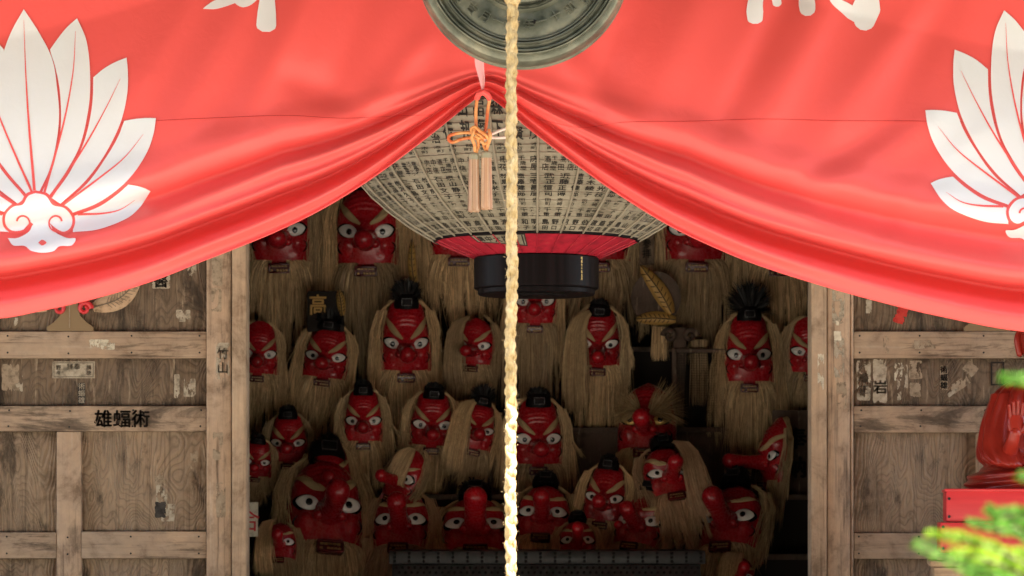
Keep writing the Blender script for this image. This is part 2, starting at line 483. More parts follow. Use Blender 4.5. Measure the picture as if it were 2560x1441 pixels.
def leafm(name, c0, c1):
    m, nt, b = new_mat(name, c0, 0.6, spec=0.2)
    gi = nt.nodes.new('ShaderNodeNewGeometry')
    c = ramp(nt, gi.outputs['Random Per Island'], [(0, c0), (1, c1)])
    nt.links.new(c, b.inputs['Base Color'])
    tr = nt.nodes.new('ShaderNodeBsdfTranslucent')
    nt.links.new(c, tr.inputs[0])
    mx = nd(nt, 'ShaderNodeMixShader', {0: 0.4, 1: b.outputs[0], 2: tr.outputs[0]})
    nt.links.new(mx.outputs[0], nt.nodes['Material Output'].inputs[0])
    return m
M['leaf_young'] = leafm('young_needle_green', (0.10, 0.21, 0.004), (0.20, 0.30, 0.008))
M['leaf'] = leafm('needle_green', (0.035, 0.12, 0.008), (0.09, 0.21, 0.016))
M['bark'] = new_mat('twig_bark', (0.10, 0.09, 0.03), 0.8)[0]

# ------------------------------------------------------------------ ground
g = MB()
g.add([(-600, -600, 0), (600, -600, 0), (600, 600, 0), (-600, 600, 0)], [(0, 1, 2, 3)])
gr_o = g.build('ground', M['gravel'], smooth=False)
tag(gr_o, 'pale sunlit gravel ground in front of the shrine', 'ground', kind='structure')

# unseen cedars added behind the camera to hide the low sky from the porch
def cedar_meshes():
    r = random.Random(12)
    tr = MB().tube([(0, 0, -0.2), (0.05, 0, 4), (0, 0.05, 9), (0, 0, 15)], [0.42, 0.33, 0.22, 0.04], 10)
    cr = MB()
    for k in range(2600):
        h = 15.5 * (1 - r.random() ** 1.15 * 0.93)
        rad = 0.35 + 2.3 * min(1, (15.6 - h) / 9.0)
        a = r.uniform(0, 2 * PI); q = rad * math.sqrt(r.uniform(0.12, 1)) 
        c = Vector((math.cos(a) * q, math.sin(a) * q, h - 0.25 * q))
        d = Vector((math.cos(a), math.sin(a), r.uniform(-0.7, 0.1))).normalized()
        sd = Vector((-math.sin(a), math.cos(a), r.uniform(-0.5, 0.5))).normalized()
        l = r.uniform(0.35, 0.7)
        up = Vector((0, 0, 0.12))
        cr.add([c - d * l * 0.5, c + sd * l * 0.33 + up, c + d * l, c - sd * l * 0.33 + up], [(0, 1, 2), (0, 2, 3)])
    return tr, cr
def cedars():
    tr, cr = cedar_meshes()
    root = thing('sky_block_cedar', 'unseen cedar added behind the camera to block the low sky', 'tree', (-16, -21, 0), 'added sky-blocking cedars')
    t0 = tr.build('trunk', M['bark'], root, local=True)
    c0 = cr.build('crown', M['leaf'], root, smooth=False, local=True)
    r = random.Random(3)
    k = 0
    for i in range(-6, 7):
        for row in (0, 1):
            x = i * 3.5 + row * 1.7 + r.uniform(-0.4, 0.4); y = -20.5 - row * 4.0 + r.uniform(-0.6, 0.6)
            if k == 0: o = root
            else:
                o = root.copy(); C.objects.link(o)
                for ch in (t0, c0):
                    cc = ch.copy(); C.objects.link(cc); cc.parent = o
            o.location = (x, y, 0); o.rotation_euler.z = r.uniform(0, 6); sc_ = r.uniform(0.85, 1.1); o.scale = (sc_, sc_, sc_)
            k += 1
cedars()


# ------------------------------------------------------------------ shrine building
hall = thing('shrine_hall', 'weathered wooden shrine hall with dark open doorway between two doors', 'building', (0, 0, 0))
FLOOR = 0.75
mb = MB().box((0, 0.45, FLOOR - 0.06), (8.4, 4.7, 0.12), 0.004); mb.build('hall_floor', M['beam'], hall)
mb = MB().box((0, -1.9 + 0.0, 0.34), (8.0, 0.06, 0.68), 0.004); mb.build('veranda_skirt', M['beam'], hall)
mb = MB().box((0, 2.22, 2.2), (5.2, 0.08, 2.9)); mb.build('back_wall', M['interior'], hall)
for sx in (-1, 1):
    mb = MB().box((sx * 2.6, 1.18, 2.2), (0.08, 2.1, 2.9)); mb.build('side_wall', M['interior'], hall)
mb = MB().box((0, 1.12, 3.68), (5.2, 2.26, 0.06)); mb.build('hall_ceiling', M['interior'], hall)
mb = MB().box((0, 0.06, 3.45), (6.6, 0.10, 0.9)); mb.build('lintel', M['beam'], hall)
for sx in (-1, 1):
    mb = MB().box((sx * 2.85, 0.06, 1.9), (2.1, 0.06, 2.18)); mb.build('outer_wall', M['panel_dark'], hall)
# the eave, out of view: sloping slab with rafters, sized so its edge shades the front
ang = math.atan2(0.75, 4.6)
mb = MB().box((0, -1.0, 3.89), (11, 4.27, 0.10), 0, Matrix.Rotation(-ang, 3, 'X').inverted()); mb.build('eave_roof', M['beam'], hall)
for i in range(24):
    x = -5.3 + i * 0.46
    mb = MB().box((x, -1.0, 3.797), (0.07, 4.15, 0.075), 0.004, Matrix.Rotation(ang, 3, 'X')); mb.build('rafter', M['beam'], hall)
mb = MB().box((0, -1.85, 3.40), (9, 0.16, 0.18), 0.006); mb.build('eave_beam', M['beam'], hall)
for sx in (-1, 1):
    mb = MB().box((sx * 3.4, -1.85, 2.0), (0.18, 0.18, 2.62), 0.006); mb.build('porch_post', M['jamb'], hall)

# ------------------------------------------------------------------ doors
def door_left():
    d = thing('door', 'left sliding wooden door with stencilled characters and carved feather fan', 'door', P(300, 1290, 0) * 1)
    Yf = 0.0
    def rail(x0, x1, y0, y1, nm='rail', m='rail', dep=0.05, Y=Yf):
        return MB().pbox(x0, x1, y0, y1, Y, dep, 0.004).build(nm, M[m], d)
    rail(516, 578, -300, 1700, 'stile', 'stile', 0.06, -0.012)
    rail(-120, -60, -300, 1700, 'stile', 'stile', 0.06, -0.012)
    rail(-60, 516, 829, 896); rail(-60, 516, 1015, 1079); rail(-60, 516, 400, 470)
    rail(141, 203, 1079.5, 1700, 'stile', 'stile', 0.05, 0.001)
    rail(-60, 141, 1331, 1397); rail(203, 516, 1329, 1397)
    PY = 0.028
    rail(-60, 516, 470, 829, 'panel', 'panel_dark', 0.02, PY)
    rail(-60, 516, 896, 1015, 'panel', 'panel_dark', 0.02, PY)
    rail(-60, 141, 1079, 1331, 'panel', 'panel', 0.02, PY)
    rail(203, 516, 1079, 1329, 'panel', 'panel', 0.02, PY)
    rail(-60, 141, 1397, 1700, 'panel', 'panel', 0.02, PY)
    rail(203, 516, 1397, 1700, 'panel', 'panel', 0.02, PY)
    return d
dl = door_left()
jl = MB().pbox(579.5, 616, -300, 1750, -0.03, 0.12, 0.004).build('door_jamb', M['jamb'], hall)
jr = MB().pbox(2028, 2067, -300, 1750, -0.03, 0.12, 0.004).build('door_jamb', M['jamb'], hall)
def door_right():
    d = thing('door', 'right wooden door with rows of torn pasted papers behind red statue', 'door', P(2300, 1290, 0) * 1)
    def rail(x0, x1, y0, y1, nm='rail', m='rail', dep=0.05, Y=0.0):
        return MB().pbox(x0, x1, y0, y1, Y, dep, 0.004).build(nm, M[m], d)
    rail(2068.5, 2125, -300, 1700, 'stile', 'stile', 0.06, -0.012)
    rail(2126, 2134, -300, 1700, 'bead', 'stile', 0.05, -0.003)
    rail(2660, 2720, -300, 1700, 'stile', 'stile', 0.06, -0.012)
    rail(2134.5, 2660, 829, 896); rail(2134.5, 2660, 1015, 1082); rail(2134.5, 2660, 400, 470)
    rail(2442, 2504, 1082.5, 1700, 'stile', 'stile', 0.05, 0.001)
    rail(2134.5, 2442, 1333, 1398); rail(2504, 2660, 1333, 1398)
    PY = 0.028
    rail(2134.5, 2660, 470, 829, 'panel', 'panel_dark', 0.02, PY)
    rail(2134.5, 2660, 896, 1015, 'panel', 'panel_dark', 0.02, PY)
    rail(2134.5, 2442, 1082, 1333, 'panel', 'panel', 0.02, PY)
    rail(2504, 2660, 1082, 1333, 'panel', 'panel', 0.02, PY)
    rail(2134.5, 2442, 1398, 1700, 'panel', 'panel', 0.02, PY)
    rail(2504, 2660, 1398, 1700, 'panel', 'panel', 0.02, PY)
    return d
dr = door_right()

for dd, xs_ in ((dl, (20, 172, 330, 500)), (dr, (2150, 2300, 2460, 2600))):
    for x in xs_:
        for y in (842, 884, 1028, 1068, 1344, 1386):
            c = P(x + (y % 7) - 3, y + (x % 5) - 2, -0.0005)
            MB().tube([c + Vector((0, 0.002, 0)), c + Vector((0, -0.0012, 0))], 0.0032, 8).build('nail_head', M['iron'], dd)
# papers, stickers and stencils on the doors
rnd = random.Random(5)
def torn(door, name, cx, cy, ww, hh, Y, m, tear=0.25, seed=0, rot=0, label=None):
    r = random.Random(seed + int(cx * 7 + cy))
    if tear > 0.42 and m + '_torn' in M:
        m = m + '_torn'; tear = 0.12
    n = 44
    pts = []
    for k in range(n):
        a = 2 * PI * k / n
        ca, sa = math.cos(a), math.sin(a)
        e = 1 / max(abs(ca), abs(sa))
        q = 1 - tear * max(0, r.gauss(0.25, 0.5)) * (0.5 + 0.5 * math.sin(a * 2 + seed))
        q = max(0.25, q)
        x, y = ca * e * ww / 2 * q, sa * e * hh / 2 * q
        pts.append((cx + x * math.cos(rot) - y * math.sin(rot), cy + x * math.sin(rot) + y * math.cos(rot)))
    mb = MB()
    ctr = P(cx, cy, Y - 0.0012)
    vs = [ctr] + [P(x, y, Y - 0.0008) for x, y in pts]
    mb.add(vs, [(0, 1 + (k + 1) % n, 1 + k) for k in range(n)])
    o = mb.build(name, M[m], door, smooth=False)
    if label: o['label'] = label
    return o
def write(parent, name, text, cx, cy, size, Y, m, vertical=True, bold=0.02, sx=1.0, step=1.02, depth=0.0, label=None):
    mb = MB()
    for i, ch in enumerate(text):
        vs, fs = glyph(ch, bold)
        n = len(text)
        ox = 0 if vertical else (i - (n - 1) / 2) * size * step * sx
        oy = (i - (n - 1) / 2) * size * step if vertical else 0
        mb.add([P(cx + ox + x * size * sx, cy + oy - y * size, Y) for x, y in vs], fs)
    o = mb.build(name, M[m], parent, smooth=False)
    if label: o['label'] = label
    return o
PN, RL, SL = 0.028, 0.0, -0.012
write(dl, 'stencil_lettering', '雄蝠術', 305, 1047, 46, RL - 0.002, 'ink_wood_worn', False, 0.028, label='large black stencilled characters on the rail')
torn(dl, 'paper_scrap', 255, 862, 64, 26, RL, 'paper_cream', 0.6, 3)
pp = MB().prism([(131, 904), (237, 904), (237, 946), (131, 946)], PN - 0.001, 0.0008).build('votive_paper', M['paper_old'], dl, smooth=False)
for x0, x1, y0, y1 in ((134, 234, 906.5, 908.5), (134, 234, 941.5, 943.5), (134, 136, 908.5, 941.5), (232, 234, 908.5, 941.5)):
    MB().pbox(x0, x1, y0, y1, PN - 0.0018, 0.0004, 0).build('border_line', M['ink_grey'], pp, smooth=False)
write(pp, 'lettering', '拝奉', 184, 917, 17, PN - 0.0022, 'ink_grey', False, 0.015)
write(pp, 'lettering', '野々', 146, 926, 13, PN - 0.0022, 'ink_grey', True, 0.015)
write(pp, 'lettering', '請徳', 222, 926, 13, PN - 0.0022, 'ink_grey', True, 0.015)
st = torn(dl, 'sticker', 204, 984, 19, 54, PN, 'sticker_black', 0.15, 1)
write(st, 'lettering', '術蝠雄', 204, 983, 17, PN - 0.002, 'paper_old', True, 0.0)
st = torn(dl, 'sticker', 402, 703, 46, 38, PN, 'paper_old', 0.3, 2)
write(st, 'lettering', '醫', 402, 702, 38, PN - 0.0022, 'ink', True, 0.015)
st = torn(dl, 'sticker', 557, 903, 34, 92, SL, 'paper_old', 0.45, 8)
write(st, 'lettering', '竹山', 557, 902, 30, SL - 0.0022, 'ink_grey', True, 0.02, step=1.2)
torn(dl, 'worn_paper', 26, 945, 44, 70, PN, 'paper_thin', 0.3, 4)
torn(dl, 'worn_paper', 42, 958, 30, 44, PN, 'paper_old', 0.9, 5)
torn(dl, 'worn_paper', 474, 970, 30, 46, PN, 'paper_old', 1.1, 6)
torn(dl, 'worn_paper', 442, 966, 14, 60, PN, 'paper_old', 1.2, 7)
torn(dl, 'worn_paper', 458, 790, 36, 30, PN, 'paper_old', 1.0, 9)
torn(dl, 'worn_paper', 480, 676, 22, 34, PN, 'paper_old', 1.0, 10)
torn(dl, 'worn_paper', 40, 812, 10, 34, PN, 'paper_old', 1.0, 21)
torn(dl, 'worn_paper', 404, 1240, 28, 70, PN, 'paper_old', 1.0, 11)
torn(dl, 'worn_paper', 420, 1282, 34, 44, PN, 'paper_old', 0.9, 12)
torn(dl, 'sticker', 401, 1275, 28, 40, PN - 0.001, 'sticker_black', 0.3, 13)
torn(dl, 'worn_paper', 398, 1190, 22, 54, PN, 'paper_thin', 0.8, 14)
torn(dl, 'worn_paper', 543, 680, 28, 70, SL, 'paper_thin', 0.25, 15)
torn(dl, 'worn_paper', 541, 750, 26, 60, SL, 'paper_thin', 0.9, 16)
torn(dl, 'worn_paper', 552, 1250, 24, 90, SL, 'paper_thin', 0.7, 17)
torn(dl, 'worn_paper', 545, 1120, 26, 80, SL, 'paper_thin', 0.7, 18)
torn(dl, 'worn_paper', 485, 1150, 18, 46, PN, 'paper_thin', 0.9, 19)

torn(dr, 'worn_paper', 2159, 952, 36, 100, PN, 'paper_old', 0.45, 2)
write(dr, 'lettering', '福正', 2159, 960, 24, PN - 0.002, 'ink_grey', True, 0.02, step=1.2)
st = torn(dr, 'votive_paper', 2200, 953, 36, 110, PN, 'paper_old', 0.25, 3)
write(st, 'lettering', '岩', 2201, 968, 36, PN - 0.002, 'ink_grey', True, 0.04)
torn(dr, 'worn_paper', 2246, 930, 20, 46, PN, 'paper_cream', 1.3, 5)
torn(dr, 'worn_paper', 2257, 942, 26, 60, PN, 'paper_old', 1.3, 6)
torn(dr, 'worn_paper', 2248, 978, 10, 46, PN, 'paper_old', 0.9, 7)
torn(dr, 'worn_paper', 2289, 925, 34, 46, PN, 'paper_thin', 0.6, 8)
torn(dr, 'worn_paper', 2288, 975, 28, 36, PN, 'paper_thin', 0.4, 9)
st = torn(dr, 'sticker', 2360, 945, 20, 62, PN, 'paper_thin', 0.2, 10)
write(st, 'lettering', '術蝠雄', 2360, 944, 19, PN - 0.002, 'ink', True, 0.03)
torn(dr, 'worn_paper', 2426, 923, 34, 30, PN, 'paper_thin', 0.4, 11, 0.7)
torn(dr, 'worn_paper', 2400, 962, 50, 24, PN, 'paper_thin', 1.0, 12, -0.6)
torn(dr, 'worn_paper', 2385, 978, 40, 10, PN, 'paper_old', 1.0, 13, -0.7)
fr = MB()
for x0, x1, y0, y1 in ((2477, 2511, 905, 909), (2477, 2511, 960, 964), (2477, 2481, 909, 960), (2507, 2511, 909, 960)):
    fr.pbox(x0, x1, y0, y1, PN - 0.003, 0.003, 0)
fr.build('sticker_frame', M['ink_wood'], dr, smooth=False)
torn(dr, 'worn_paper', 2096, 765, 32, 90, SL, 'paper_old', 0.9, 14)
torn(dr, 'worn_paper', 2100, 808, 22, 12, SL - 0.001, 'paper_cream', 0.6, 15)
torn(dr, 'paper_scrap', 2094, 840, 19, 24, SL - 0.001, 'paper_cream', 0.2, 16)
torn(dr, 'worn_paper', 2098, 895, 26, 100, SL, 'paper_old', 0.9, 17)
torn(dr, 'worn_paper', 2104, 990, 26, 70, SL, 'paper_thin', 0.9, 18)
torn(dr, 'worn_paper', 2172, 766, 15, 36, PN, 'paper_old', 0.4, 19)
torn(dr, 'paper_scrap', 2252, 788, 30, 44, PN, 'paper_red_scrap', 0.5, 20, 0.35, label='torn red paper scrap on the upper panel')
torn(dr, 'worn_paper', 2310, 862, 60, 22, RL, 'paper_thin', 0.9, 21)
torn(dr, 'worn_paper', 2215, 862, 14, 44, RL, 'paper_thin', 0.5, 22)
torn(hall, 'worn_paper', 2052, 930, 16, 90, -0.03, 'paper_cream', 1.3, 23)

# carved feather fans fixed on the doors
def spiral(cx, cy, r0, turns, start, sgn, Y, rad, n=34):
    pts = []
    for k in range(n + 1):
        t = k / n
        a = start + sgn * turns * 2 * PI * t
        r = r0 * (1 - 0.78 * t)
        pts.append(P(cx + r * math.cos(a), cy + r * math.sin(a), Y))
    return pts
def fan(door, m_stem, off, mirror=None):
    X = (lambda x: x) if mirror is None else (lambda x: mirror - x)
    Y = 0.004
    f = MB().prism([(X(x), y) for x, y in [(118, 828), (117, 818), (135, 806), (150, 790), (154, 770), (152, 740), (160, 700), (190, 700), (196, 740), (194, 770), (200, 790), (216, 806), (233, 818), (234, 828)]], Y, 0.022)
    o = f.build('fan_emblem', M['gold_dull'], door, angle=30)
    o['label'] = 'carved feather fan with red scrolls'
    MB().box(tuple(P(X(174), 765, Y - 0.001)), (0.003, 0.003, 0.14)).build('groove', M['paper_thin'], o)
    for (cx, s, st) in ((147, 1, PI), (212, -1, 0)):
        cc = X(cx); ss = s if mirror is None else -s; s0 = st if mirror is None else PI - st
        MB().tube(spiral(cc, 772, 17, 1.25, s0, ss, Y - 0.004, 6), [0.0085 - 0.004 * k / 34 for k in range(35)], 8).build('scroll', M['stand_red'], o)
    for base, ctrl, tip, wd in (((232, 770), (300, 745), (352, 690), 26), ((120, 770), (60, 745), (20, 700), 26), ((205, 745), (250, 690), (290, 600), 26), ((145, 745), (110, 690), (80, 600), 26), ((174, 735), (174, 650), (174, 560), 26)):
        ax = crm([(*base, 0), (*ctrl, 0), (*tip, 0)], 16)
        L = []; Rr = []
        for k in range(17):
            t = k / 16
            d = (ax[min(k + 1, 16)] - ax[max(k - 1, 0)]).normalized()
            nn = Vector((-d.y, d.x, 0)) * wd * (math.sin(PI * min(1, t * 0.93 + 0.07)) ** 0.6)
            L.append(ax[k] + nn); Rr.append(ax[k] - nn)
        def fn(u, v, L=L, Rr=Rr):
            k = int(round(v * 16)); p = L[k].lerp(Rr[k], u)
            q = P(X(p.x), p.y, Y + 0.016 - 0.010 * math.sin(PI * u))
            return q
        fe = MB().grid(fn, 8, 16).build('feather', M['feather_pale'], o)
        MB().tube([P(X(p.x), p.y, Y + 0.004) for p in ax], 0.0018, 6).build('quill', M['ink_grey'], fe)
        bb = MB()
        for k in range(4, 14):
            p = ax[k]; d = (ax[k + 1] - ax[k - 1]).normalized(); nn = Vector((-d.y, d.x, 0))
            for sg in (1, -1):
                e = p + d * 10 + nn * sg * wd * 0.55
                bb.tube([P(X(p.x), p.y, Y + 0.0055), P(X(e.x), e.y, Y + 0.0085)], 0.0010, 4)
        bb.build('barbs', M['ink_grey'], fe)
    return o
M['gold_dull'] = new_mat('worn_olive_gold', (0.25, 0.17, 0.085), 0.6)[0]
M['feather_pale'] = paper('pale_carved_feather', (0.52, 0.36, 0.23), (0.60, 0.44, 0.30), 8.0)
fan(dl, 'gold', 0)
fan(dr, 'gold', 0, 2644)

# ------------------------------------------------------------------ curtain
CY = -1.75
KX = 1208.0
BL = [(-1412, 820), (-400, 812), (0, 795), (100, 777), (200, 755), (300, 728), (400, 695), (500, 655), (610, 612), (700, 574), (800, 525), (905, 462), (1000, 395), (1100, 318), (1170, 262), (1200, 240), (1208, 236)]
BRr = [(1208, 236), (1222, 242), (1260, 270), (1330, 328), (1450, 418), (1550, 488), (1680, 567), (1800, 624), (1900, 664), (2050, 712), (2200, 754), (2350, 790), (2560, 828), (3000, 850), (3900, 860)]
def bot(x):
    return smt(BL, x) if x <= KX else smt(BRr, x)
PROF = [(0, 1.0), (0.12, 1.04), (0.22, 0.98), (0.33, 0.66), (0.43, 0.30), (0.50, 0.10), (0.55, 0.40), (0.60, 0.95), (0.70, 1.12), (0.82, 1.05), (0.98, 0.72), (1.10, 0.60), (1.22, 0.72), (1.36, 0.88), (1.5, 0.86), (1.8, 0.70), (2.3, 0.66), (9, 0.66)]
STREAKS = [  # soft drape ridges: x1,y1,x2,y2,half width px, height m
    (790, -60, 600, 330, 46, 0.020), (650, -60, 430, 330, 50, 0.014), (500, -40, 330, 250, 40, 0.010), (740, 200, 1010, 330, 40, -0.012),
    (940, -60, 800, 280, 50, -0.016), (1060, 100, 880, 330, 36, 0.012), (420, 330, 700, 380, 60, 0.010),
    (2100, -60, 1880, 360, 50, 0.020), (1990, -60, 1800, 330, 36, -0.014), (2260, 60, 2060, 340, 44, 0.012), (2400, -60, 2200, 330, 44, -0.010),
    (1760, -40, 1600, 330, 60, 0.014), (1560, 60, 1450, 330, 40, -0.014), (1420, 150, 1640, 400, 40, 0.012), (2330, 300, 2000, 520, 40, 0.010), (2200, 330, 1950, 470, 30, -0.008),
    (2480, 330, 2240, 560, 40, 0.007), (2440, 380, 2180, 590, 26, -0.006)]
def out(x, y):
    """how far the cloth stands out towards the street (m) at pixel x,y"""
    dx = abs(x - KX)
    s = dx / 1208.0
    h = bot(x) - y
    wd = 36 + 128 * min(1.0, (s / 0.42)) ** 0.75 + 36 * s
    q = h / wd
    amp = 0.024 + 0.112 * sstep(0.0, 0.5, s)
    o = amp * smt(PROF, q) if q < 9 else amp * 0.66
    # finer gathers running into the knot
    k = math.exp(-(s / 0.22) ** 2)
    if q > 0 and q < 2.4:
        o += 0.020 * k * math.cos(2 * PI * (q * 2.4 + 0.1 * math.sin(s * 9))) * (1 - sstep(0.8, 1.6, q))
    if q > -0.1 and q < 1.5:
        o += 0.017 * math.exp(-((s - 0.40) / 0.32) ** 2) * math.cos(2 * PI * (q * 3.0 + 0.3)) * (1 - sstep(0.9, 1.5, q))
    # cloth belly and swags
    o += 0.05 * math.sin(min(1, max(0, h / 700.0)) * PI) * sstep(0.02, 0.5, s)
    o += 0.004 * math.sin(h / 62.0 - s * 5 + (0.8 if x > KX else 0)) * sstep(0.08, 0.4, s) * (1 - sstep(180, 420, h)) * sstep(90, 160, h)
    for (x1, y1, x2, y2, ww, hh) in STREAKS:
        ux, uy = x2 - x1, y2 - y1
        L = math.hypot(ux, uy); ux /= L; uy /= L
        t = (x - x1) * ux + (y - y1) * uy
        d = (x - x1) * -uy + (y - y1) * ux
        if abs(d) < 3 * ww:
            tt = t / L
            o += hh * math.exp(-(d / ww) ** 2) * sstep(-0.35, 0.15, tt) * (1 - sstep(0.75, 1.2, tt))
    # the cloth is drawn back by the tie
    o -= 0.02 * math.exp(-((x - KX) / 60) ** 2 - ((y - 225) / 60) ** 2)
    return o
def CS(x, y, extra=0.0):
    return P(x, y, CY - out(x, y) - extra)
cur = thing('curtain', 'red satin shrine curtain with white feather crests, tied up in the middle', 'curtain', tuple(P(KX, 236, CY)))
TOPY = -320
xs = [-560 + 20 * i for i in range(int(440 / 20))] + [-120 + 7.0 * i for i in range(int(2820 / 7))] + [2700 + 20 * i for i in range(24)]
NR = 170
rows = [(j / NR) ** 1.25 for j in range(NR + 1)]
mb = MB()
vs = []
n = len(xs)
for (dy, dz) in ((0.030, 26), (0.034, 8), (0.020, 0.5), (0.006, -1.5)):       # the hem turned back behind the edge
    for x in xs:
        p = CS(x, bot(x)); s = sc_at(CY)
        kk = sstep(0.0, 0.12, abs(x - KX) / 1208)
        vs.append(p + Vector((0, dy * (0.3 + 0.7 * kk), dz * s * (0.3 + 0.7 * kk))))
for t in rows:
    for x in xs:
        b0 = bot(x)
        vs.append(CS(x, b0 + (TOPY - b0) * t))
nr = 4 + NR
fs = [(j * n + i, j * n + i + 1, (j + 1) * n + i + 1, (j + 1) * n + i) for j in range(nr) for i in range(n - 1)]
mb.add(vs, fs)
cloth = mb.build('cloth', M['cloth'], cur, angle=None)
# seam
SEAM = [(-560, 345), (0, 328), (390, 302), (560, 294), (720, 289), (860, 296), (1000, 290), (1080, 288)]
SEAM2 = [(1345, 298), (1450, 319), (1560, 306), (1740, 303), (1900, 298), (2100, 302), (2300, 303), (2560, 309), (3100, 315)]
for tab in (SEAM, SEAM2):
    x0, x1 = tab[0][0], tab[-1][0]
    nn = int((x1 - x0) / 7)
    MB().grid(lambda u, v: CS(x0 + (x1 - x0) * u, smt(tab, x0 + (x1 - x0) * u) + (v - 0.5) * 1.2, 0.0016 + 0.0010 * (v > 0.5)), nn, 1).build('seam', M['seam'], cur)
# printed crest and brush strokes: sheets that follow the cloth
ZK = 860 / 1549.0
def crest(tr, crest_label):
    root = None
    def zp(p): return tr(p[0] * ZK, p[1] * ZK)
    def axis(y): return 107 + (y - 42) * (83 / 1058)
    def strip(Lc, Rc, name, m, par, ex, nv=44, nu=9, mir=False, label=None):
        a = crm([(*p, 0) for p in Lc], nv); b_ = crm([(*p, 0) for p in Rc], nv)
        def fn(u, v):
            k = int(round(v * nv)); p = a[k].lerp(b_[k], u)
            x, y = p.x, p.y
            if mir: x = 2 * axis(y) - x
            px, py = zp((x, y))
            return CS(px, py, ex)
        o = MB().grid(fn, nu, nv).build(name, M[m], par, angle=None)
        if label: o['label'] = label
        return o
    def stroke(pts, w0, w1, name, m, par, ex, mir=False, nv=40):
        c = crm([(*p, 0) for p in pts], nv)
        A = []; B = []
        for k in range(nv + 1):
            d = (c[min(k + 1, nv)] - c[max(k - 1, 0)]).normalized()
            ww = (w0 + (w1 - w0) * k / nv) / 2
            nn = Vector((-d.y, d.x, 0)) * ww
            A.append(c[k] + nn); B.append(c[k] - nn)
        def fn(u, v):
            k = int(round(v * nv)); p = A[k].lerp(B[k], u)
            x, y = p.x, p.y
            if mir: x = 2 * axis(y) - x
            px, py = zp((x, y))
            return CS(px, py, ex)
        return MB().grid(fn, 2, nv).build(name, M[m], par, angle=None)
    G = 6.5   # gap between neighbouring feathers, in drawing units
    fe = strip([(150, 862), (100, 760), (35, 650), (-2, 520), (-6, 400), (10, 260), (50, 145), (107, 42)],
               [(178, 862), (225, 760), (254, 640), (266, 520), (257, 400), (236, 270), (180, 155), (107, 42)], 'feather', 'print', cur, 0.0028)
    fe['label'] = crest_label
    stroke([(107, 92), (116, 330), (130, 560), (155, 858)], 1, 13, 'vein', 'cloth', fe, 0.0042)
    for mir in (False, True):
        f2 = strip([(190, 866), (236, 760), (268, 620), (275, 520), (268, 400), (248, 300), (232, 250), (225, 224)],
                   [(220, 884), (300, 770), (362, 650), (395, 510), (406, 400), (402, 270), (385, 170), (347, 83)], 'feather', 'print', cur, 0.0028, mir=mir)
        # pointed shoulder towards the tip
        strip([(225, 224), (262, 172), (300, 125), (347, 83)], [(240, 272), (300, 235), (340, 160), (347, 83)], 'feather_tip', 'print', f2, 0.0030, 20, 8, mir=mir)
        stroke([(340, 140), (328, 330), (285, 560), (200, 866)], 1, 11, 'vein', 'cloth', f2, 0.0042, mir)
        f3 = strip([(232, 892), (318, 770), (378, 640), (408, 520), (419, 420), (420, 349)],
                   [(272, 918), (380, 820), (470, 700), (540, 560), (572, 430), (576, 330), (570, 260)], 'feather', 'print', cur, 0.0028, mir=mir)
        strip([(420, 349), (470, 308), (520, 280), (570, 260)], [(419, 420), (480, 400), (540, 340), (570, 262)], 'feather_tip', 'print', f3, 0.0030, 20, 8, mir=mir)
        stroke([(542, 355), (470, 500), (380, 660), (230, 888)], 1, 11, 'vein', 'cloth', f3, 0.0042, mir)
        f4 = strip([(280, 924), (395, 824), (480, 706), (530, 620), (560, 545)],
                   [(325, 960), (440, 915), (540, 845), (610, 770), (665, 680), (692, 600), (702, 533)], 'feather', 'print', cur, 0.0028, mir=mir)
        strip([(560, 545), (610, 536), (660, 532), (702, 533)], [(545, 582), (610, 590), (660, 570), (702, 534)], 'feather_tip', 'print', f4, 0.0030, 20, 6, mir=mir)
        stroke([(645, 606), (560, 710), (450, 800), (282, 924)], 1, 11, 'vein', 'cloth', f4, 0.0042, mir)
        f5 = strip([(330, 974), (440, 934), (520, 882), (578, 832)],
                   [(328, 1046), (440, 1034), (560, 990), (625, 940), (678, 862)], 'feather', 'print', cur, 0.0028, mir=mir)
        strip([(578, 832), (615, 838), (650, 848), (678, 862)], [(560, 860), (600, 890), (645, 890), (678, 863)], 'feather_tip', 'print', f5, 0.0030, 16, 6, mir=mir)
        stroke([(608, 902), (540, 945), (460, 962), (350, 966)], 1, 11, 'vein', 'cloth', f5, 0.0042, mir)
    # scrolled cloud at the root
    def star(c, pts, name, m, par, ex, nv=90, rings=9):
        q = crm([(*p, 0) for p in pts] + [(*pts[0], 0)], nv)
        def fn(u, v):
            k = int(round(u * nv)) % (nv + 1)
            x = c[0] + (q[k].x - c[0]) * v; y = c[1] + (q[k].y - c[1]) * v
            px, py = zp((x, y))
            return CS(px, py, ex)
        return MB().grid(fn, nv, rings).build(name, M[m], par, angle=None)
    halo = star((172, 960), [(160, 858), (215, 872), (248, 915), (300, 930), (336, 975), (330, 1030), (290, 1056), (240, 1040), (172, 1035), (110, 1052), (55, 1052), (16, 1020), (14, 965), (52, 922), (92, 912), (118, 872)], 'cloud_outline', 'cloth', cur, 0.0036)
    cl = star((172, 960), [(160, 870), (206, 882), (238, 924), (290, 938), (324, 980), (318, 1024), (286, 1044), (245, 1024), (226, 1000), (180, 1030), (132, 1000), (106, 1034), (58, 1040), (27, 1014), (26, 968), (60, 932), (102, 922), (126, 884)], 'cloud', 'print', halo, 0.0046)
    star((188, 1080), [(35, 1073), (80, 1072), (130, 1044), (150, 1010), (190, 985), (225, 1010), (245, 1044), (300, 1072), (340, 1075), (322, 1106), (268, 1110), (240, 1132), (190, 1139), (140, 1130), (110, 1108), (60, 1106)], 'skirt', 'print', halo, 0.0049)
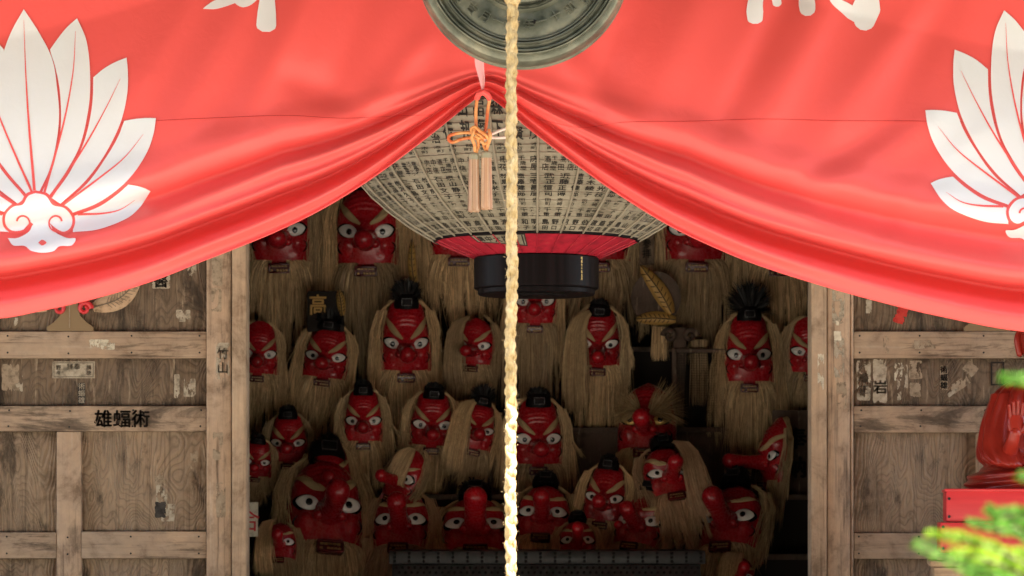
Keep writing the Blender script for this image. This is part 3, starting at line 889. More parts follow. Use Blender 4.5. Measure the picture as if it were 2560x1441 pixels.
    star((190, 1093), [(172, 1093), (190, 1080), (209, 1093), (190, 1106)], 'dot', 'cloth', halo, 0.0064, 24, 3)
    for sg, cx in ((1, 98), (-1, 256)):
        pts = []
        for k in range(26):
            t = k / 25
            a = (PI * 0.62 if sg > 0 else PI * 0.38) - sg * (-1) * 0 + sg * (-1) * t * 1.55 * PI * 1.0
            r = 44 - 22 * t
            pts.append((cx + r * math.cos(a), 1002 + r * math.sin(a) - 0))
        stroke(pts, 6, 9, 'scroll', 'cloth', halo, 0.0062)
crest(lambda x, y: (x, y), 'white printed crest of feathers, left half of the curtain')
crest(lambda x, y: (2703 - x, y - 20), 'white printed crest of feathers, right half of the curtain')
def brush(pts, wid, label=None):
    nv = 30
    c = crm([(*p, 0) for p in pts], nv)
    def fn(u, v):
        k = int(round(v * nv)); d = (c[min(k + 1, nv)] - c[max(k - 1, 0)]).normalized()
        t = k / nv
        ww = lin(wid, t) * min(1, math.sqrt(max(0, 1 - ((t - 0.93) / 0.075) ** 2)) if t > 0.93 else 1)
        nn = Vector((-d.y, d.x, 0)) * ww * (u - 0.5)
        p = c[k] + nn
        return CS(p.x, p.y, 0.0028)
    o = MB().grid(fn, 8, nv).build('brush_stroke', M['print'], cur, angle=None)
    return o
brush([(676, -220), (672, -80), (668, 0), (665, 80)], [(0, 30), (0.6, 34), (0.8, 46), (1, 52)])
brush([(720, -120), (640, -40), (565, 2), (508, 22)], [(0, 40), (0.6, 30), (0.85, 20), (1, 3)])
brush([(560, -90), (590, -14), (615, 2), (650, -16)], [(0, 24), (0.6, 34), (1, 14)])
brush([(1905, -140), (1900, -40), (1888, 10), (1888, 60)], [(0, 26), (0.5, 34), (0.8, 42), (1, 36)])
brush([(1930, -120), (1936, -40), (1944, 17)], [(0, 20), (0.6, 24), (1, 22)])
brush([(2010, -160), (2012, -60), (2020, 40)], [(0, 30), (0.6, 30), (0.85, 42), (1, 36)])
brush([(2180, -200), (2178, -60), (2168, 6), (2158, 76)], [(0, 34), (0.55, 50), (0.75, 72), (1, 40)])
brush([(2070, -30), (2085, 0), (2115, 22), (2150, 48)], [(0, 10), (0.4, 22), (0.8, 34), (1, 28)])

# pink tape holding the gathers
tp = crm([(1196, 60, 0), (1198, 130, 0), (1202, 180, 0), (1206, 226, 0)], 30)
MB().grid(lambda u, v: P(tp[int(round(v * 30))].x + (u - 0.5) * lin([(0, 26), (0.55, 22), (0.8, 15), (1, 6)], v) + 1.5 * math.sin(v * 9), tp[int(round(v * 30))].y, CY - 0.075 - 0.004 * math.cos(u * PI * 1.5)), 4, 30).build('tie_tape', M['ribbon'], cur)
MB().tube([P(1192, 246, CY - 0.06), P(1197, 236, CY - 0.072), P(1207, 231, CY - 0.08), P(1218, 237, CY - 0.072), P(1224, 247, CY - 0.06)], 0.008, 8).build('tie_loop', M['cloth'], cur)

# ------------------------------------------------------------------ tassel ornament
TY = CY - 0.05
tas = thing('cord_tassel', 'orange braided cord knot with two pale tassels hanging below curtain tie', 'tassel', tuple(P(1205, 528, TY)))
def cordp(pts, r, m, name='cord', n=40, yo=0.0):
    c = crm([(p[0], p[1], (p[2] if len(p) > 2 else 0)) for p in pts], n)
    return MB().tube([P(p.x, p.y, TY + yo + p.z) for p in c], r, 8).build(name, M[m], tas)
rc = 0.0042
cordp([(1193, 246), (1190, 275), (1190, 310), (1192, 335), (1204, 348, -0.008), (1216, 344, -0.01), (1220, 335)], rc, 'cord_orange')
cordp([(1224, 250), (1219, 280), (1216, 310), (1212, 330), (1200, 345, -0.012), (1188, 340, -0.012)], rc, 'cord_orange')
cordp([(1200, 350, -0.01), (1180, 345), (1155, 348), (1132, 356), (1122, 350), (1124, 340), (1142, 334), (1172, 332), (1196, 336, -0.012), (1212, 348, -0.014)], rc, 'cord_orange')
cordp([(1204, 340, -0.012), (1228, 336), (1250, 327), (1272, 321), (1282, 330), (1274, 342), (1250, 345), (1228, 345), (1210, 350, -0.012)], rc * 0.9, 'cord_white')
cordp([(1184, 336, -0.012), (1178, 324, -0.014), (1188, 318, -0.016), (1200, 328, -0.018), (1214, 338, -0.018), (1222, 352, -0.014), (1212, 360, -0.012), (1202, 352, -0.012)], rc, 'cord_orange')
cordp([(1186, 322, -0.016), (1180, 345, -0.018), (1186, 362, -0.012), (1188, 384)], rc, 'cord_orange')
cordp([(1222, 324, -0.014), (1226, 342, -0.018), (1220, 362, -0.012), (1215, 380)], rc, 'cord_orange')
cordp([(1194, 345, -0.012), (1196, 365), (1190, 384)], rc, 'cord_orange')
cordp([(1206, 350, -0.012), (1210, 366), (1216, 380)], rc, 'cord_orange')
for cx, y0, y1, yo in ((1185, 382, 528, 0.0), (1216, 378, 522, -0.004)):
    s = sc_at(TY)
    prof = [(0, 5), (3, 10), (8, 12.5), (14, 13), (18, 14)]
    def fn(u, v, cx=cx, y0=y0):
        r = smt(prof, v * 18) * s * (1 + 0.03 * math.cos(v * 40)); p = P(cx, y0 + v * 18, TY + yo)
        return p + Vector((math.cos(u * 2 * PI) * r, math.sin(u * 2 * PI) * r, 0))
    MB().grid(fn, 20, 12, True).build('tassel_cap', M['cap_grey'], tas)
    mb = MB(); rr = random.Random(int(cx))
    for k in range(260):
        a = rr.random() * 2 * PI; q = math.sqrt(rr.uniform(0.5, 1))
        pts = []
        ln = y1 - y0 - 16 + rr.uniform(-5, 3)
        for t in (0, 0.3, 0.7, 1):
            r = (13 + 3.2 * t) * q * s
            p = P(cx, y0 + 16 + ln * t, TY + yo) + Vector((math.cos(a + 0.05 * t) * r, math.sin(a) * r, 0))
            pts.append(p)
        tw = Vector((-math.sin(a), math.cos(a), 0)) * 0.0011
        b0 = len(mb.v)
        mb.v += [p + sg * tw for p in pts for sg in (-1, 1)]
        mb.f += [(b0 + 2 * i, b0 + 2 * i + 1, b0 + 2 * i + 3, b0 + 2 * i + 2) for i in range(3)]
    mb.build('tassel_skirt', M['tassel'], tas, angle=None)

# ------------------------------------------------------------------ gong
GY = -2.22
gs = sc_at(GY)
gc = P(1308, -110, GY)
gong = thing('temple_gong', 'round bronze hanging temple gong with raised characters and rings', 'gong', tuple(gc))
RG = 271.5 * gs
GP = [(0, 0.034), (0.20, 0.033), (0.30, 0.030), (0.40, 0.024), (0.435, 0.020), (0.455, 0.010), (0.470, 0.018), (0.482, 0.021), (0.492, 0.018), (0.502, 0.022), (0.512, 0.018), (0.53, 0.008), (0.60, 0.010), (0.70, 0.008), (0.765, 0.003), (0.778, 0.013), (0.787, 0.0135), (0.796, 0.001), (0.803, 0.013), (0.812, 0.0135), (0.824, 0.001), (0.855, -0.004), (0.866, 0.008), (0.878, 0.0085), (0.888, -0.006), (0.896, 0.004), (0.905, 0.003), (0.915, -0.010), (0.945, -0.011), (0.965, -0.014), (0.985, -0.024), (1.0, -0.04), (0.995, -0.055), (0.97, -0.065)]
def gpt(r, h, a):
    return gc + Vector((math.cos(a) * r * RG, -h, math.sin(a) * r * RG))
nA = 128
mb = MB()
vs = [gpt(r, h, 2 * PI * k / nA) for r, h in GP for k in range(nA)]
back = [(0.97, -0.085), (1.0, -0.095), (0.985, -0.115), (0.90, -0.135), (0.5, -0.155), (0.0, -0.165)]
vs += [gpt(r, h, 2 * PI * k / nA) for r, h in back for k in range(nA)]
nn = len(GP) + len(back)
mb.add(vs, [(j * nA + k, (j + 1) * nA + k, (j + 1) * nA + (k + 1) % nA, j * nA + (k + 1) % nA) for j in range(nn - 1) for k in range(nA)])
mb.build('gong_body', M['bronze'], gong, angle=28)
for px, py, ch in ((1465, -2, '昭'), (1425, 22, '和'), (1388, 41, '十'), (1353, 55, '一'), (1322, 64, '年'), (1284, 66, '十'), (1246, 55, '一'), (1213, 43, '月'), (1181, 22, '吉'), (1150, -4, '日')):
    vs, fs = glyph(ch, 0.0)
    p = P(px, py, GY)
    dx, dz = p.x - gc.x, p.z - gc.z
    a = math.atan2(dz, dx) + PI / 2
    size = 30 * gs
    mb = MB()
    ring = lambda x, z, h: Vector((p.x + (x * math.cos(a) - z * math.sin(a)) * size, gc.y - h, p.z + (x * math.sin(a) + z * math.cos(a)) * size))
    n0 = len(vs)
    edges = {}
    for f in fs:
        for i in range(len(f)):
            e = (f[i], f[(i + 1) % len(f)])
            edges[e] = 1
    side = [(e[0], e[1], e[1] + n0, e[0] + n0) for e in edges if (e[1], e[0]) not in edges]
    mb.add([ring(x, z, 0.019) for x, z in vs] + [ring(x, z, 0.004) for x, z in vs], list(fs) + side)
    mb.build('raised_character', M['bronze'], gong, smooth=False)
hp = P(1335, 57, GY)
MB().add([hp + Vector((math.cos(a) * 0.0055 * (1 + 0.3 * math.sin(3 * a)), -0.0152, math.sin(a) * 0.0055)) for a in [k * PI / 8 for k in range(16)]], [tuple(range(16))]).build('hole', M['hole'], gong)
for sx in (-1, 1):
    MB().tube([gc + Vector((sx * 0.12, 0.06, 0.23)), gc + Vector((sx * 0.12, 0.06, 0.33)), gc + Vector((sx * 0.12, 0.06, 0.75))], 0.012, 8).build('hanger', M['iron'], gong)

# ------------------------------------------------------------------ rope
RY = -2.44
rope = thing('bell_rope', 'thick braided jute bell rope hanging in front of the gong', 'rope', tuple(P(1278, 1800, RY)))
RX = [(-900, 1282), (0, 1281), (150, 1279), (300, 1278), (450, 1280), (600, 1279), (700, 1281), (850, 1276), (1000, 1278), (1200, 1276), (1441, 1277), (2300, 1277)]
rs = sc_at(RY)
for k in range(4):
    cw = 1 if k < 2 else -1
    ph = (k % 2) * PI + (PI / 2 if cw < 0 else 0)
    pts = []; rad = []
    n = 620
    for i in range(n + 1):
        py = -560 + (2060 + 560) * i / n
        th = cw * py * 2 * PI / 118.0 + ph
        wob = math.sin(py * 2 * PI / 118.0 * 2 + (0 if cw > 0 else PI))
        rr = (6.9 + 1.9 * wob) * rs * (1 + 0.05 * math.sin(py * 0.021) + 0.03 * math.sin(py * 0.13))
        c = P(smt(RX, py) + 1.0 * math.sin(py * 0.05), py, RY)
        pts.append(c + Vector((math.cos(th) * rr, math.sin(th) * rr, 0)))
        rad.append(7.7 * rs * (1 + 0.10 * math.sin(py * 0.31 + k * 2)))
    MB().tube(pts, rad, 7).build('strand', M['rope'], rope, angle=None)
mb = MB()
rr = random.Random(8)
for k in range(420):
    py = rr.uniform(-60, 1480); a = rr.uniform(0, 2 * PI)
    c = P(smt(RX, py), py, RY) + Vector((math.cos(a), math.sin(a), 0)) * 15.5 * rs
    d = Vector((math.cos(a + rr.uniform(-1, 1)), math.sin(a), rr.uniform(-1.5, 1.5))).normalized() * rr.uniform(0.003, 0.009)
    mb.add([c, c + d * 0.6 + Vector((0, 0, 0.0006)), c + d, c + d * 0.5 - Vector((0, 0, 0.0006))], [(0, 1, 2, 3)])
o = mb.build('loose_fibres', M['straw'], rope, smooth=False); o['kind'] = 'stuff'
mb = MB().tube([P(1281, -70, RY), P(1281, -20, RY), P(1281, 2, RY), P(1280, 12, RY)], [21 * rs, 22 * rs, 21 * rs, 15 * rs], 16)
mb.build('rope_whipping', M['rope'], rope)

# ------------------------------------------------------------------ paper lantern
LY = -0.9
ls = sc_at(LY)
LX = 1341
lan = thing('paper_lantern', 'huge paper lantern covered with brush written names under the curtain', 'lantern', tuple(P(LX, 640, LY)))
LP = [(645, 158), (604, 252), (570, 311), (530, 366), (490, 411), (462, 436), (400, 480), (330, 512), (250, 527), (100, 530), (-50, 510), (-200, 440), (-330, 300), (-380, 180)]
LPz = sorted([(EYE + (VY - py) * ls, r * ls) for py, r in LP])
Z_RED = EYE + (VY - 604) * ls
def lr(z): return smt(LPz, z)
HOOP = 17.0 * ls
lc = P(LX, 0, LY)
NCORD = 28
def lpt(phi, z, extra=0.0, scal=True):
    r = lr(z)
    if scal:
        t = (z - Z_RED) / HOOP
        r -= 0.0035 * abs(math.sin(PI * t)) ** 0.8
        c = (phi / (2 * PI) * NCORD) % 1
        r -= 0.004 * math.sin(PI * c)
    r += extra
    return Vector((lc.x + r * math.sin(phi), LY - r * math.cos(phi), z))
ztop = LPz[-1][0]
nz = 270
paper_o = MB().grid(lambda u, v: lpt(u * 2 * PI, Z_RED + (ztop - Z_RED) * v), 28 * 5, nz, True).build('paper_skin', M['paper_lantern'], lan, angle=None)
zb = LPz[0][0]
MB().grid(lambda u, v: lpt(u * 2 * PI, zb + (Z_RED - zb) * v), 28 * 5, 18, True).build('red_base_paper', M['paper_red'], lan, angle=None)
for k in range(NCORD):
    ph = 2 * PI * k / NCORD
    pts = [lpt(ph, Z_RED + (ztop - Z_RED) * (i / 90), 0.0035 + 0.0012 * math.cos(i * 1.9), False) for i in range(91)]
    MB().tube(pts, 0.0034, 6).build('cord', M['lantern_cord'], lan, angle=None)
    pts = [lpt(ph, zb + (Z_RED - zb) * (i / 6), 0.0015, False) for i in range(7)]
    MB().tube(pts, 0.0022, 5).build('red_cord', M['paper_red'], lan, angle=None)
nh = int((ztop - Z_RED) / HOOP)
for k in range(nh):
    z = Z_RED + HOOP * k + (0.002 if k == 0 else 0)
    pts = [lpt(2 * PI * i / 112, z, 0.0) for i in range(113)]
    MB().tube(pts, 0.0016 if k else 0.006, 5, False).build('hoop', M['lantern_cord'] if k else M['lacquer_black'], lan, angle=None)
# base drum
def zfront(py, r):
    return EYE + (VY - py) * (LY - CAMY - r) / FPX
r1 = 0.181
for nm, r, pa, pb, m in (('base_drum', r1, 632, 713, 'lacquer_black'), ('base_lip', 0.170, 712, 728, 'lacquer_black'), ('base_plug', 0.088, 727, 738, 'lacquer_black')):
    za, zc = zfront(pa, r), zfront(pb, r)
    pr = [(0, za), (r - 0.004, za), (r, za - 0.004), (r, zc + 0.003), (r - 0.003, zc), (0, zc)]
    mb = MB()
    vs = [Vector((lc.x + q * math.cos(2 * PI * k / 72), LY + q * math.sin(2 * PI * k / 72), z)) for q, z in pr for k in range(72)]
    mb.add(vs, [(j * 72 + k, (j + 1) * 72 + k, (j + 1) * 72 + (k + 1) % 72, j * 72 + (k + 1) % 72) for j in range(len(pr) - 1) for k in range(72)])
    mb.build(nm, M[m], lan, angle=40)
mb = MB()
phg = math.asin((1453 - LX) * ls / r1 * 0.985)
for i, ch in enumerate('昭和六十年五月'):
    vs, fs = glyph(ch, 0.0)
    zz = zfront(642 + i * 8.6, r1)
    mb.add([Vector((lc.x + (r1 + 0.0012) * math.sin(phg + x * 0.040), LY - (r1 + 0.0012) * math.cos(phg + x * 0.040), zz + y * 0.0088)) for x, y in vs], fs)
mb.build('gold_lettering', M['gold'], lan, smooth=False)
mb = MB().tube([lpt(0, ztop, 0.0) + Vector((0, 0.0, 0.0)), Vector((lc.x, LY, ztop + 0.06)), Vector((lc.x, LY, 3.9))], [0.01, 0.01, 0.01], 8)
mb = MB().tube([Vector((lc.x, LY, ztop - 0.05)), Vector((lc.x, LY, 4.0))], 0.012, 8); mb.build('hanging_bar', M['iron'], lan)
# inscriptions
def z_at(py):
    z = EYE + (VY - py) * ls
    for _ in range(6):
        z = EYE + (VY - py) * (LY - CAMY - lr(z)) / FPX
    return z
ROWS = {'A': (232, 352), 'B': (356, 384), 'C': (388, 427), 'D': (432, 491), 'E': (495, 514), 'F': (517, 543), 'G': (546, 580)}
rl = random.Random(31)
A_ = ['飯塚賢司', '森下定一', '吉田泰治', '石田邦彦', '小林雅行', '竹内竹子', '田中正男', '岩崎一郎', '中村光子', '佐藤文子', '高橋武夫', '青木茂', '関口和子', '星野清']
B_ = ['館町一', '仲町二', '仲町二', '仲町二', '添町二', '添町一', '田町二', '本町一']
Cc = ['中信|肉店', '松しま|食堂', '串花', '再興軒', 'スナック|華', '喫茶|文', '米店|武正', '千歳屋|酒店', '食堂', 'スナック|夢', '床屋', '花店|高田']
D_ = ['武正恒司', '近藤正博', '遠藤健郎', '青木綾子', '飯塚光枝', '高橋助郎', '三宅昌彦', '倉品米子', '松島房子', '山形仁', '梅沢久子', '泉山静子', '石田文子', '大木信吉', '星野作次']
E_ = ['田町', '田町二', '仲町一', '高崎', '添町']
F_ = ['のぞみ|スナック', 'オグシ', '芝邸|小', '二屋', '柳田|飯店', '文|香陶', '千重', '下田']
G_ = ['村子', '宮司', '細田一', '商店', '渡辺', '山田', '伯同', '明治', '野口', '和子', '島田']
fixA = {0: '飯塚賢', -1: '森下', -2: '吉田泰治', -3: '田邦', -4: '雅行', 2: '竹子'}
fixD = {2: '武正恒司', 3: '近藤正博', 4: '遠藤健郎', 5: '青木綾子', 6: '飯塚光枝', 7: '高助郎', 1: '三宅昌彦', -1: '松島房子', -2: '倉品米子', -3: '山形仁', -4: '梅沢久子', -5: '泉山静子', -6: '石田文子'}
DPH = R(4.9)
for c in range(-22, 23):
    ph0 = (c - 1.2) * DPH
    mb = MB()
    def put(text, row, wf, dph=0.0, bold=0.022):
        y0, y1 = ROWS[row]
        n = len(text)
        for i, ch in enumerate(text):
            ya = y0 + (y1 - y0) * i / n; yb = y0 + (y1 - y0) * (i + 1) / n
            za, zc = z_at(ya), z_at(yb)
            zc = max(zc, Z_RED + 0.006)
            zm, hz = (za + zc) / 2, (za - zc) * rl.uniform(0.82, 0.98)
            pj = ph0 + dph + rl.uniform(-0.006, 0.006)
            vs, fs = fine_glyph(ch, bold)
            sh = rl.uniform(-0.10, 0.10)
            wq = wf * rl.uniform(0.9, 1.08)
            mb.add([lpt(pj + (x + sh * y) * wq * DPH, zm + (y - 0.06 * x) * hz, 0.0026) for x, y in vs], fs)
    put(fixA.get(c) or rl.choice(A_)[:rl.choice((3, 4))], 'A', 0.70)
    put(rl.choice(B_), 'B', 0.55, 0, 0.01)
    t = rl.choice(Cc).split('|')
    if len(t) == 2:
        put(t[0], 'C', 0.45, 0.24 * DPH, 0.01); put(t[1], 'C', 0.45, -0.26 * DPH, 0.01)
    else:
        put(t[0], 'C', 0.62, 0, 0.012)
    put(fixD.get(c) or rl.choice(D_), 'D', 0.70)
    put(rl.choice(E_), 'E', 0.5, 0, 0.008)
    t = rl.choice(F_).split('|')
    if len(t) == 2:
        put(t[0], 'F', 0.45, 0.24 * DPH, 0.01); put(t[1], 'F', 0.45, -0.26 * DPH, 0.01)
    else:
        put(t[0], 'F', 0.66, 0, 0.012)
    put(rl.choice(G_), 'G', 0.72, 0, 0.02)
    mb.build('inscription', M['ink'], lan, smooth=False)
# framed plate painted on the red base
def rpt(px_phi, t, ex): 
    return lpt(px_phi, Z_RED - (Z_RED - zb) * t, ex)
a0, a1 = R(-42), R(-7)
pl = MB().grid(lambda u, v: rpt(a0 + (a1 - a0) * u, 0.06 + 0.62 * v * (0.55 + 0.45 * u), 0.003), 20, 6).build('painted_plate', M['paper_lantern'], lan)
mb = MB()
for uu0, uu1, v0, v1 in ((0, 1, 0.0, 0.08), (0, 1, 0.92, 1), (0, 0.02, 0.08, 0.92), (0.98, 1, 0.08, 0.92), (0.93, 0.955, 0.1, 0.9)):
    mb.grid(lambda u, v: rpt(a0 + (a1 - a0) * (uu0 + (uu1 - uu0) * u), 0.06 + 0.62 * (v0 + (v1 - v0) * v) * (0.55 + 0.45 * (uu0 + (uu1 - uu0) * u)), 0.0045), 12, 2)
for i, ch in enumerate('講中大提灯'):
    vs, fs = glyph(ch, 0.03)
    u0 = 0.14 + i * 0.165
    mb.add([rpt(a0 + (a1 - a0) * (u0 + x * 0.15), 0.06 + 0.62 * (0.5 - y * 0.7) * (0.55 + 0.45 * u0), 0.0046) for x, y in vs], fs)
mb.build('plate_lettering', M['ink'], pl, smooth=False)

# ------------------------------------------------------------------ inside: tiers, wall signs
stand = thing('display_tiers', 'dark stepped display tiers carrying the red masks inside the hall', 'shelf', (0, 1.5, FLOOR))
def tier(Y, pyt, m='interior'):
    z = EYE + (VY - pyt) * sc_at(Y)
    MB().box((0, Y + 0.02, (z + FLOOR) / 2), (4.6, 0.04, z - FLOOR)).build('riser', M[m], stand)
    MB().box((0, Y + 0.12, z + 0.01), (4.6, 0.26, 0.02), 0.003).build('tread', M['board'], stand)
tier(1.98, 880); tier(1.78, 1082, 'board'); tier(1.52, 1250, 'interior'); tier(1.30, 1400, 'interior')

# ------------------------------------------------------------------ long-nosed masks
HWA = [(-0.52, 0.50), (-0.3, 0.51), (0.0, 0.50), (0.2, 0.47), (0.38, 0.41), (0.53, 0.32), (0.63, 0.20), (0.70, 0.03)]
HWB = [(-0.52, 0.53), (-0.3, 0.52), (0.0, 0.48), (0.2, 0.43), (0.40, 0.38), (0.58, 0.33), (0.70, 0.24), (0.78, 0.04)]
DEP = [(-0.52, 0.29), (-0.3, 0.34), (0.0, 0.37), (0.3, 0.36), (0.52, 0.28), (0.66, 0.14), (0.78, 0.02)]
def gsn(x, z, cx, cz, r): return math.exp(-((x - cx) ** 2 + (z - cz) ** 2) / (r * r))
def seg(x, z, a, b_, r):
    ax, az = a; bx, bz = b_
    L2 = (bx - ax) ** 2 + (bz - az) ** 2
    t = max(0, min(1, ((x - ax) * (bx - ax) + (z - az) * (bz - az)) / L2))
    d2 = (x - ax - t * (bx - ax)) ** 2 + (z - az - t * (bz - az)) ** 2
    return math.exp(-d2 / (r * r))
def face_y(x, z, ft):
    hw = smt(HWA if ft == 'A' else HWB, z)
    u = min(1, abs(x) / max(hw, 1e-4))
    y = smt(DEP, z) * math.sqrt(max(0, 1 - u ** 2.3))
    ax = abs(x)
    y += 0.05 * gsn(ax, z, 0.33, -0.20, 0.10)
    y -= 0.05 * gsn(ax, z, 0.25, 0.0, 0.13)
    y += 0.05 * seg(ax, z, (0.07, 0.10), (0.40, 0.29), 0.055)
    y += 0.05 * seg(ax, z, (0.0, -0.1), (0.0, 0.12), 0.10)
    y += 0.03 * seg(ax, z, (0.04, 0.10), (0.07, 0.25), 0.03)
    y -= 0.022 * seg(ax, z, (0.20, -0.10), (0.22, -0.36), 0.035)
    if 0.26 < z < 0.62:
        y += 0.010 * math.sin(2 * PI * (z + 0.9 * ax * ax - 0.26) / 0.075) * sstep(0.26, 0.34, z) * (1 - sstep(0.52, 0.62, z)) * (1 - sstep(0.2, 0.32, ax))
    return 0.37 - y          # y of the face surface: 0 near the eyes, growing to the back
CACHE = {}
def cached(key, fn, m, angle=None, smooth=True):
    if key not in CACHE:
        mb = fn()
        me = bpy.data.meshes.new('_'.join(str(k) for k in key))
        me.from_pydata([tuple(v) for v in mb.v], [], mb.f)
        me.materials.append(M[m])
        me.validate()
        if smooth:
            me.shade_smooth()
            if angle: me.set_sharp_from_angle(angle=R(angle))
        CACHE[key] = me
    return CACHE[key]
def mpart(name, me, parent):
    o = bpy.data.objects.new(name, me)
    C.objects.link(o)
    o.parent = parent
    return o
def b_face(ft):
    mb = MB()
    top = 0.695 if ft == 'A' else 0.775
    def fn(u, v):
        z = -0.52 + (top + 0.52) * v
        hw = smt(HWA if ft == 'A' else HWB, z)
        uu = math.sin((u * 2 - 1) * PI / 2)
        x = uu * hw
        y = face_y(x, z, ft)
        return Vector((x, y, z))
    mb.grid(fn, 40, 56)
    # lower rim turned back
    mb.grid(lambda u, v: Vector((math.sin((u * 2 - 1) * PI / 2) * 0.5 * (1 - 0.05 * v), face_y(math.sin((u * 2 - 1) * PI / 2) * 0.5, -0.52, ft) + 0.04 * v, -0.52 - 0.03 * v)), 40, 2)
    for sx in (-1, 1):     # ear flap running down beside the beard
        mb.grid(lambda u, v: Vector((sx * (0.50 - 0.09 * u * (1 - v) - 0.01 * v), 0.27 + 0.05 * u * (1 - v), -0.48 - 0.36 * v)), 3, 6)
    return mb
def b_nose(L):
    mb = MB(); n = 22
    th = {0.66: 1.0, 0.62: 1.12, 0.70: 1.0, 0.74: 1.08}.get(round(L, 2), 1.0)
    prof = [(0.0, 0.19), (0.08, 0.165), (0.2, 0.145), (0.5, 0.138), (0.75, 0.150), (0.88, 0.155)]
    rings = []
    for t, r in prof: rings.append((t * L, r * th))
    R0 = 0.155 * th; y0 = 0.88 * L
    for a in (0.3, 0.6, 0.9, 1.15, 1.38, 1.55): rings.append((y0 + math.sin(a) * R0 * 0.95, R0 * math.cos(a)))
    vs = [Vector((r * math.cos(2 * PI * k / n), 0.02 - d, -0.12 + r * 0.96 * math.sin(2 * PI * k / n) - 0.02 * math.sin(d / L * PI))) for d, r in rings for k in range(n)]
    mb.add(vs, [(j * n + k, (j + 1) * n + k, (j + 1) * n + (k + 1) % n, j * n + (k + 1) % n) for j in range(len(rings) - 1) for k in range(n)])
    for sx in (-1, 1):    # nostril wings
        c = Vector((sx * 0.15, 0.0, -0.19))
        mb.grid(lambda u, v: c + Vector((0.075 * math.cos(u * 2 * PI) * math.sin(v * PI), 0.09 * math.sin(u * 2 * PI) * math.sin(v * PI), 0.065 * math.cos(v * PI))), 12, 8, True)
    return mb
def almond(t, a, b_):
    x = a * math.cos(t)
    return x, b_ * math.sin(t) * (abs(math.sin(t)) ** 0.35)
def b_eye(ft, sx, kind, style=0):
    mb = MB(); n = 30
    cx, cz = 0.272, 0.0
    tilt = R((11, 2, 17)[style]); ez = (1.0, 1.12, 0.88)[style]
    if kind == 'white': A, B, ex, bul = 0.168, 0.105, 0.034, 0.035
    elif kind == 'line': A, B, ex, bul = 0.192, 0.124, 0.018, 0.025
    else: A, B, ex, bul = 0.060, 0.064, 0.0, 0.0
    def fn(u, v):
        t = u * 2 * PI
        if kind == 'pupil':
            x0, z0 = A * math.cos(t) * v - 0.012, B * math.sin(t) * v - 0.008
        else:
            x0, z0 = almond(t, A, B)
            x0 *= v; z0 *= v * ez
        x = cx + x0 * math.cos(tilt) - z0 * math.sin(tilt); z = cz + x0 * math.sin(tilt) + z0 * math.cos(tilt)
        rr = (x0 / 0.168) ** 2 + (z0 / 0.105) ** 2
        if kind == 'pupil': y = face_y(cx, cz, ft) * 0.6 + face_y(x, z, ft) * 0.4 - 0.034 - 0.035 * (1 - rr) - 0.007
        elif kind == 'white': y = face_y(cx, cz, ft) * 0.6 + face_y(x, z, ft) * 0.4 - ex - bul * max(0, 1 - rr)
        else: y = face_y(cx, cz, ft) * 0.6 + face_y(x, z, ft) * 0.4 - ex - 0.012 * max(0, 1 - rr)
        if v > 0.99: y += 0.03
        return Vector((sx * x, y, z))
    mb.grid(fn, n, 6 if kind != 'pupil' else 3, True)
    return mb
def b_brow(ft, sx, style=0):
    mb = MB()
    nv = 16
    L = crm([(0.07, 0.11, 0), (0.16, 0.21, 0), (0.28, 0.33, 0), (0.40, 0.42, 0)], nv)
    Rr = crm([(0.09, 0.09, 0), (0.24, 0.15, 0), (0.36, 0.27, 0), (0.41, 0.42, 0)], nv)
    def fn(u, v):
        k = int(round(v * nv)); p = L[k].lerp(Rr[k], u).copy()
        p.y = 0.13 + (p.y - 0.13) * (1.0, 0.62, 1.12)[style] + (0, 0.035, 0)[style]
        y = face_y(p.x, p.y, ft) - 0.012 - 0.035 * math.sin(PI * u) * math.sin(PI * (0.1 + 0.85 * v))
        return Vector((sx * p.x, y, p.y))
    mb.grid(fn, 6, nv)
    rr = random.Random(3)
    for _ in range(60):      # combed hairs
        k = rr.randint(0, nv - 4); u = rr.random()
        a = L[k].lerp(Rr[k], u); e = L[k + 4].lerp(Rr[k + 4], u)
        for q in (a, e): q.y = 0.13 + (q.y - 0.13) * (1.0, 0.62, 1.12)[style] + (0, 0.035, 0)[style]
        ya, ye = face_y(a.x, a.y, ft) - 0.045, face_y(e.x, e.y, ft) - 0.055
        mb.add([(sx * a.x, ya, a.y - 0.005), (sx * a.x, ya, a.y + 0.005), (sx * e.x, ye, e.y)], [(0, 1, 2)])
    return mb
def b_cheek(ft, sx):
    mb = MB(); nv = 12
    c = crm([(0.40, -0.16, 0), (0.445, -0.22, 0), (0.43, -0.30, 0), (0.38, -0.35, 0)], nv)
    mb.tube([Vector((sx * p.x, face_y(p.x, p.y, ft) - 0.004, p.y)) for p in c], [0.004 + 0.012 * math.sin(PI * k / nv) for k in range(nv + 1)], 6)
    return mb
def b_mouth():
    mb = MB()
    mb.box((0, 0.0, -0.535), (0.34, 0.12, 0.03), 0.010)
    mb.box((0, 0.0, -0.66), (0.32, 0.12, 0.030), 0.010)
    mb.box((-0.16, 0.0, -0.60), (0.03, 0.10, 0.13), 0.008)
    mb.box((0.16, 0.0, -0.60), (0.03, 0.10, 0.13), 0.008)
    return mb
def b_mouth_in():
    return MB().box((0, 0.03, -0.60), (0.31, 0.06, 0.12))
def b_teeth():
    mb = MB()
    for i in range(6):
        if i in (1,): continue
        mb.box((-0.12 + i * 0.048, -0.03, -0.628), (0.040, 0.03, 0.040), 0.010)
    for i in range(5):
        mb.box((-0.11 + i * 0.055, -0.025, -0.565), (0.046, 0.03, 0.022), 0.006)
    return mb
